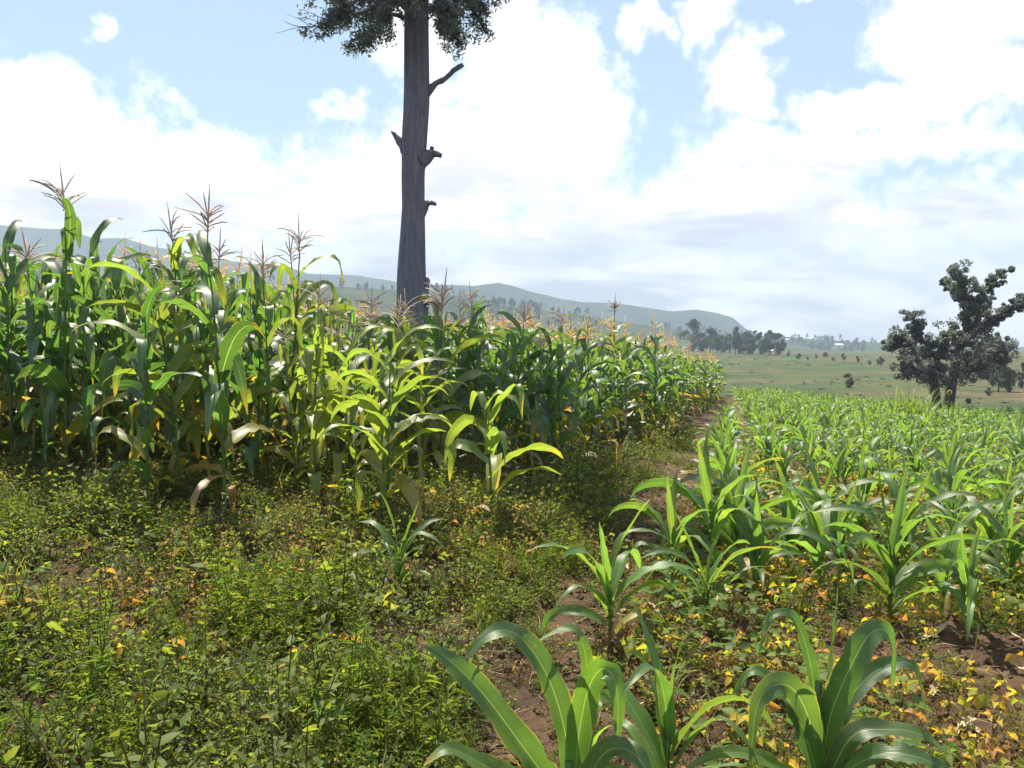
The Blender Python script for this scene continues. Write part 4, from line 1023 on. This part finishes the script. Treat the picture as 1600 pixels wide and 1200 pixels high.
for (px, tp, bs, k, lab, wd) in [(1083, 499, 549, 0, 'tallest dark tree at the near end of the grove beyond the grassland', 1.25), (1109, 514, 550, 3, 'broad dark tree next to the tallest tree of the grove', 1.1), (1149, 511, 553, 1, 'round headed tree rising over the middle of the grove', .8),
                                 (1128, 524, 551, 5, None, 1.3), (1140, 522, 552, 4, None, 1.2), (1162, 520, 553, 3, None, 1.1), (1176, 516, 553, 2, None, 1.4), (1188, 519, 554, 0, None, 1.1), (1203, 516, 554, 4, 'slender tree just before the far end of the grove', 1.0),
                                 (1215, 521, 555, 5, 'last tree at the valley end of the grove', 1.0), (1095, 520, 551, 5, None, 1.2), (1120, 528, 552, 3, None, 1.1), (1170, 528, 554, 5, None, 1.3), (1195, 528, 555, 3, None, 1.2), (1155, 530, 553, 5, None, 1.2), (1060, 514, 546, 1, None, 1.0), (1043, 508, 545, 2, 'slim tree at the tall maize end of the grove', 1.0), (1025, 512, 544, 4, None, 1.0), (1008, 508, 543, 0, None, 1.0), (985, 506, 542, 5, None, 1.2)]:
    far_tree(px, tp, bs, k, lab or GL.pop(0), GR, None, wd)
for (px, tp, bs, k, lab) in [(1560, 566, 612, 3, 'bushy tree in haze behind the spreading tree, nearest its trunk'), (1597, 566, 606, 0, 'hazy bushy tree cut by the right edge of the picture'), (1578, 580, 612, 5, 'low round bush between the two hazy trees at the right edge')]:
    far_tree(px, tp, bs, k, lab, 'hazy trees beside the spreading tree')
BL = ['bush on the grassland ' + q for q in ('right of the grove end, third of a row', 'fourth right of the grove end', 'fifth right of the grove end', 'under the white roofed house', 'right of the white roofed house', 'below the tiny white roofed house', 'touching the spreading tree', 'nearest the grove end', 'between the third and fourth of the row', 'left of the white roofed house', 'left of the tiny white roofed house', 'far below the grove end, tiny', 'right of the spreading tree trunk')]
for (px, tp, bs, k, lab) in [(1325, 583, 606, 5, 'dark shrub in the grassland before the far hill'), (1247, 552, 562, 3, None), (1275, 553, 560, 5, None), (1290, 550, 559, 3, None), (1318, 552, 563, 0, None), (1340, 556, 566, 5, None), (1375, 558, 572, 3, None), (1396, 566, 580, 5, None), (1232, 548, 557, 5, None), (1262, 556, 562, 5, None), (1302, 558, 564, 3, None), (1358, 562, 570, 5, None), (1256, 596, 601, 5, None), (1545, 604, 618, 5, None)]:
    o = far_tree(px, tp, bs, k, lab or BL.pop(0), 'bushes on the grassland', None, 1.15); o.name = 'bush'
    o['category'] = 'bush'
# rough scrub over the grassland
x_ = []
while len(x_) < 1500:
    rr_ = math.sqrt(r4.uniform(58 ** 2, 380 ** 2)); aa_ = R(r4.uniform(2, 44)); q = (rr_ * math.sin(aa_), rr_ * math.cos(aa_))
    if fbm(q[0] / 22, q[1] / 22, 151, 3) > .47: x_.append(q)
x_ = np.array(x_); n = len(x_); scrub = []
for q in range(3):
    cm = MB(); foliage(cm, r4.normal(0, .5, (7, 3)) * [1, 1, .3] + [0, 0, .3], r4.uniform(.3, .6, 7), 22, .28, [(.05, .064, .025), (.085, .08, .035), (.06, .072, .026)][q], r4, .7, 1.5); scrub.append(cm.mesh('scrub', M_TREE, False))
scatter('grassland_scrub', scrub, np.stack([x_[:, 0], x_[:, 1], hbase(x_[:, 0], x_[:, 1])], -1), np.stack([np.zeros(n), np.zeros(n), r4.uniform(0, 6.28, n)], -1), np.stack([s_ := r4.uniform(.12, .38, n), s_, s_ * .7], -1), r4.integers(0, 3, n), label='rough scrub and tussocks over the grassland slope')
# woods on the hill: one mass
nd2, nw = HV.shape[0], HV.shape[1]; P = []
for q in range(1500):
    i = int(r4.integers(3, nd2 // 2 + 2)); j = int(r4.integers(20, nw - 20)); v = HV[i, j] * .5 + HV[i + 1, j + 1] * .5
    if fbm(v[0] / 90, v[1] / 90, 77, 3) > (.50 if v[0] < 200 else .52): P.append(v + [r4.uniform(-4, 4), r4.uniform(-4, 4), -.5])
for j in range(0, nw, 1):
    if r4.random() < .22: P.append(HV[nd2 // 2, j] + [0, r4.uniform(-8, 8), -.6])
P = np.array(P); n = len(P)
wood = []
for h, w_, st in [(8, 6, 'bushy'), (9, 5, 'round'), (10, 4, 'slim')]:
    a, b = gen_far_tree(r4, h, w_, st); b.merge(a); wood.append(b.mesh('wood_tree', M_TREE, False))
scatter('hillside_woods', wood, P, np.stack([np.zeros(n), np.zeros(n), r4.uniform(0, 6.28, n)], -1), r4.uniform(.45, 1.1, n), r4.integers(0, 3, n), label='scattered woods covering the hill behind the field')

# houses far off
M_WALL = plain_mat('house_wall', (.62, .58, .52), .8, .2, .15, .4); M_ROOF = plain_mat('metal_roof', (.72, .72, .72), .45, .5, .15, .6); M_DARK = plain_mat('dark_opening', (.03, .03, .035), .6, .3, .1)
def box(mb, x0, x1, y0, y1, z0, z1):
    V = [(x, y, z) for x in (x0, x1) for y in (y0, y1) for z in (z0, z1)]; mb.add(V, np.array([[0, 1, 3, 2], [4, 6, 7, 5], [0, 4, 5, 1], [2, 3, 7, 6], [0, 2, 6, 4], [1, 5, 7, 3]])); return mb
def house(px, py, wpx, depth, rz, label):
    p = ground_at(px, py) if depth is None else at(px, py, depth); wd = wpx / F_PX * p[1]; dp = wd * .6; h = wd * .3
    root = empty('house', (p[0], p[1], p[2]), rz); tag(root, label, 'house', 'small far houses')
    link('wall', box(MB(), -wd / 2, wd / 2, -dp / 2, dp / 2, -1.0, h).mesh('wall', M_WALL, False), root)
    e = wd * .08; V = [(-wd / 2 - e, -dp / 2 - e, h), (wd / 2 + e, -dp / 2 - e, h), (wd / 2 + e, 0, h + dp * .35), (-wd / 2 - e, 0, h + dp * .35), (-wd / 2 - e, dp / 2 + e, h), (wd / 2 + e, dp / 2 + e, h)]
    V = V + [(a, b, c + .12) for a, b, c in V]
    link('roof', MB().add(V, [np.array([[0, 1, 2, 3], [3, 2, 5, 4], [6, 9, 8, 7], [9, 10, 11, 8], [0, 6, 7, 1], [4, 5, 11, 10], [1, 7, 8, 2], [2, 8, 11, 5], [0, 3, 9, 6], [3, 4, 10, 9]])]).mesh('roof', M_ROOF, False), root)
    link('door', box(MB(), -wd * .07, wd * .07, -dp / 2 - .06, -dp / 2 - .004, 0, h * .8).mesh('door', M_DARK, False), root)
    for s in (-1, 1): link('window', box(MB(), s * wd * .3 - wd * .06, s * wd * .3 + wd * .06, -dp / 2 - .05, -dp / 2 - .003, h * .4, h * .8).mesh('window', M_DARK, False), root)
house(1139, 549, 12, None, .2, 'small pale roofed house at the foot of the grove')
house(1203, 551, 9, None, -.3, 'small house at the valley end of the grove')
house(1310, 543, 12, 860, .1, 'small white roofed house on the far hill between bushes')
house(1366, 556, 8, 640, -.2, 'tiny white roofed house at the foot of the far hill')
house(1230, 533, 7, 930, .3, 'tiny house just below the crest of the far hill')

# grass clump and yellow flowers at the foot of the spreading tree
def tuft():
    p = ground_at(1422, 636, 36); p = at(1422, 640, 30.0); p[2] = float(height(p[0], p[1])); root = empty('grass_clump', p); tag(root, 'clump of tall bright reed like grass before the spreading tree', 'grass')
    for c in range(4):
        m = MB()
        for k in range(45): arc_leaf(m, [r4.normal(0, .35), r4.normal(0, .2), 0], r4.uniform(0, 6.28), r4.uniform(1.0, 1.9), .035, R(r4.uniform(60, 88)), R(r4.uniform(20, 80)), 1.8, 0, 0, np.array([.10, .17, .035]) * r4.uniform(.7, 1.2), 7, 3, None, None, 0, r4)
        link('blades', m.mesh('blades', M_MAIZE), root)['kind'] = 'stuff'
tuft()
def sunflower(px, py, k):
    p = at(px, py, 27.0 + k); z0 = float(height(p[0], p[1])); top = p - np.array([p[0], p[1], z0]); root = empty('sunflower', (p[0], p[1], z0)); tag(root, ['yellow flower on a tall stem at the foot of the spreading tree', 'lower yellow flower beside the other one near the spreading tree'][k], 'flower')
    m = MB(); m.add(*tube([(0, 0, 0), top * .5, top], .012, 5), np.array([.08, .12, .03])); link('stem', m.mesh('stem', M_WEED), root)
    m = MB(); a = np.arange(14) * 6.283 / 14; Dr = np.stack([np.cos(a), -.25 * np.ones(14), np.sin(a)], -1); leaves(m, np.tile(top, (14, 1)) + Dr * .05, Dr, np.tile([0, -1., .2], (14, 1)), .05, .02, np.array([.42, .22, .05]), .0); link('petals', m.mesh('petals', M_WEED), root)
    m = MB(); m.add(*tube([top + [0, .02, 0], top + [0, -.03, 0]], .035, 10), np.array([.09, .05, .02])); link('flower_head', m.mesh('flower_head', M_DRY), root)
    m = MB(); leaves(m, [top * .4, top * .6, top * .75], rdir(r4, 3, 0, .5), np.tile([0, 0, 1.], (3, 1)), .2, .13, np.array([.07, .12, .03])); link('leaf', m.mesh('leaf', M_WEED), root)
sunflower(1483, 613, 0)

# tall wispy weeds standing in the mature crop
def wispy(px, top, depth, label):
    p = at(px, top, depth); z0 = float(height(p[0], p[1])); h = p[2] - z0; root = empty('tall_weed', (p[0], p[1], z0)); tag(root, label, 'weed', 'wispy weeds in the mature maize')
    st = MB(); lf = MB()
    for k in range(5):
        d = np.array([*r4.normal(0, .12, 2), 1.0]); e = d * h * r4.uniform(.85, 1.0); st.add(*tube([(0, 0, 0), e * .5, e], [.006, .005, .002], 4, False), np.array([.09, .11, .05]))
        for q in range(26):
            t = r4.uniform(.45, 1); b = e * t; v = rdir(r4, 1, -.1, 1.1)[0] * r4.uniform(.08, .24) * (1.3 - t * .7); st.add(*tube([b, b + v], .0018, 3, False), np.array([.09, .11, .05]))
            m = 10; P = b + v * r4.uniform(.2, 1, (m, 1)); leaves(lf, P, rdir(r4, m, -.3, 1), rdir(r4, m, .3, 1.5), .035, .012, np.array([.07, .095, .045]) * r4.uniform(.7, 1.3, (m, 1)))
    link('stem', st.mesh('stem', M_WEED), root); link('foliage', lf.mesh('foliage', M_WEED), root)
wispy(275, 380, 10.4, 'tall wispy weed rising between the tasselled maize plants'); wispy(300, 398, 9.8, 'shorter wispy weed beside the taller one in the maize'); wispy(195, 400, 10.0, 'hazy thin weed behind the left tasselled maize plant')

# ------------------------------------------------------------------ haze
mh, b = new_mat('haze_air'); pv = b.n('ShaderNodeVolumePrincipled'); pv.inputs['Color'].default_value = (.445, .545, .69, 1); pv.inputs['Density'].default_value = 5.8e-4; pv.inputs['Anisotropy'].default_value = .0
oo = b.n('ShaderNodeOutputMaterial'); b.put(oo.inputs['Volume'], pv.outputs[0])
hz = link('haze', box(MB(), -2600, 2600, -2600, 2600, -63, 262).mesh('haze', mh, False)); tag(hz, 'pale blue haze over the whole valley', kind='stuff')
print('maize named', len(TAKEN), 'tall', len(tall_pts), 'young', len(young_pts), 'objs', len(bpy.data.objects))
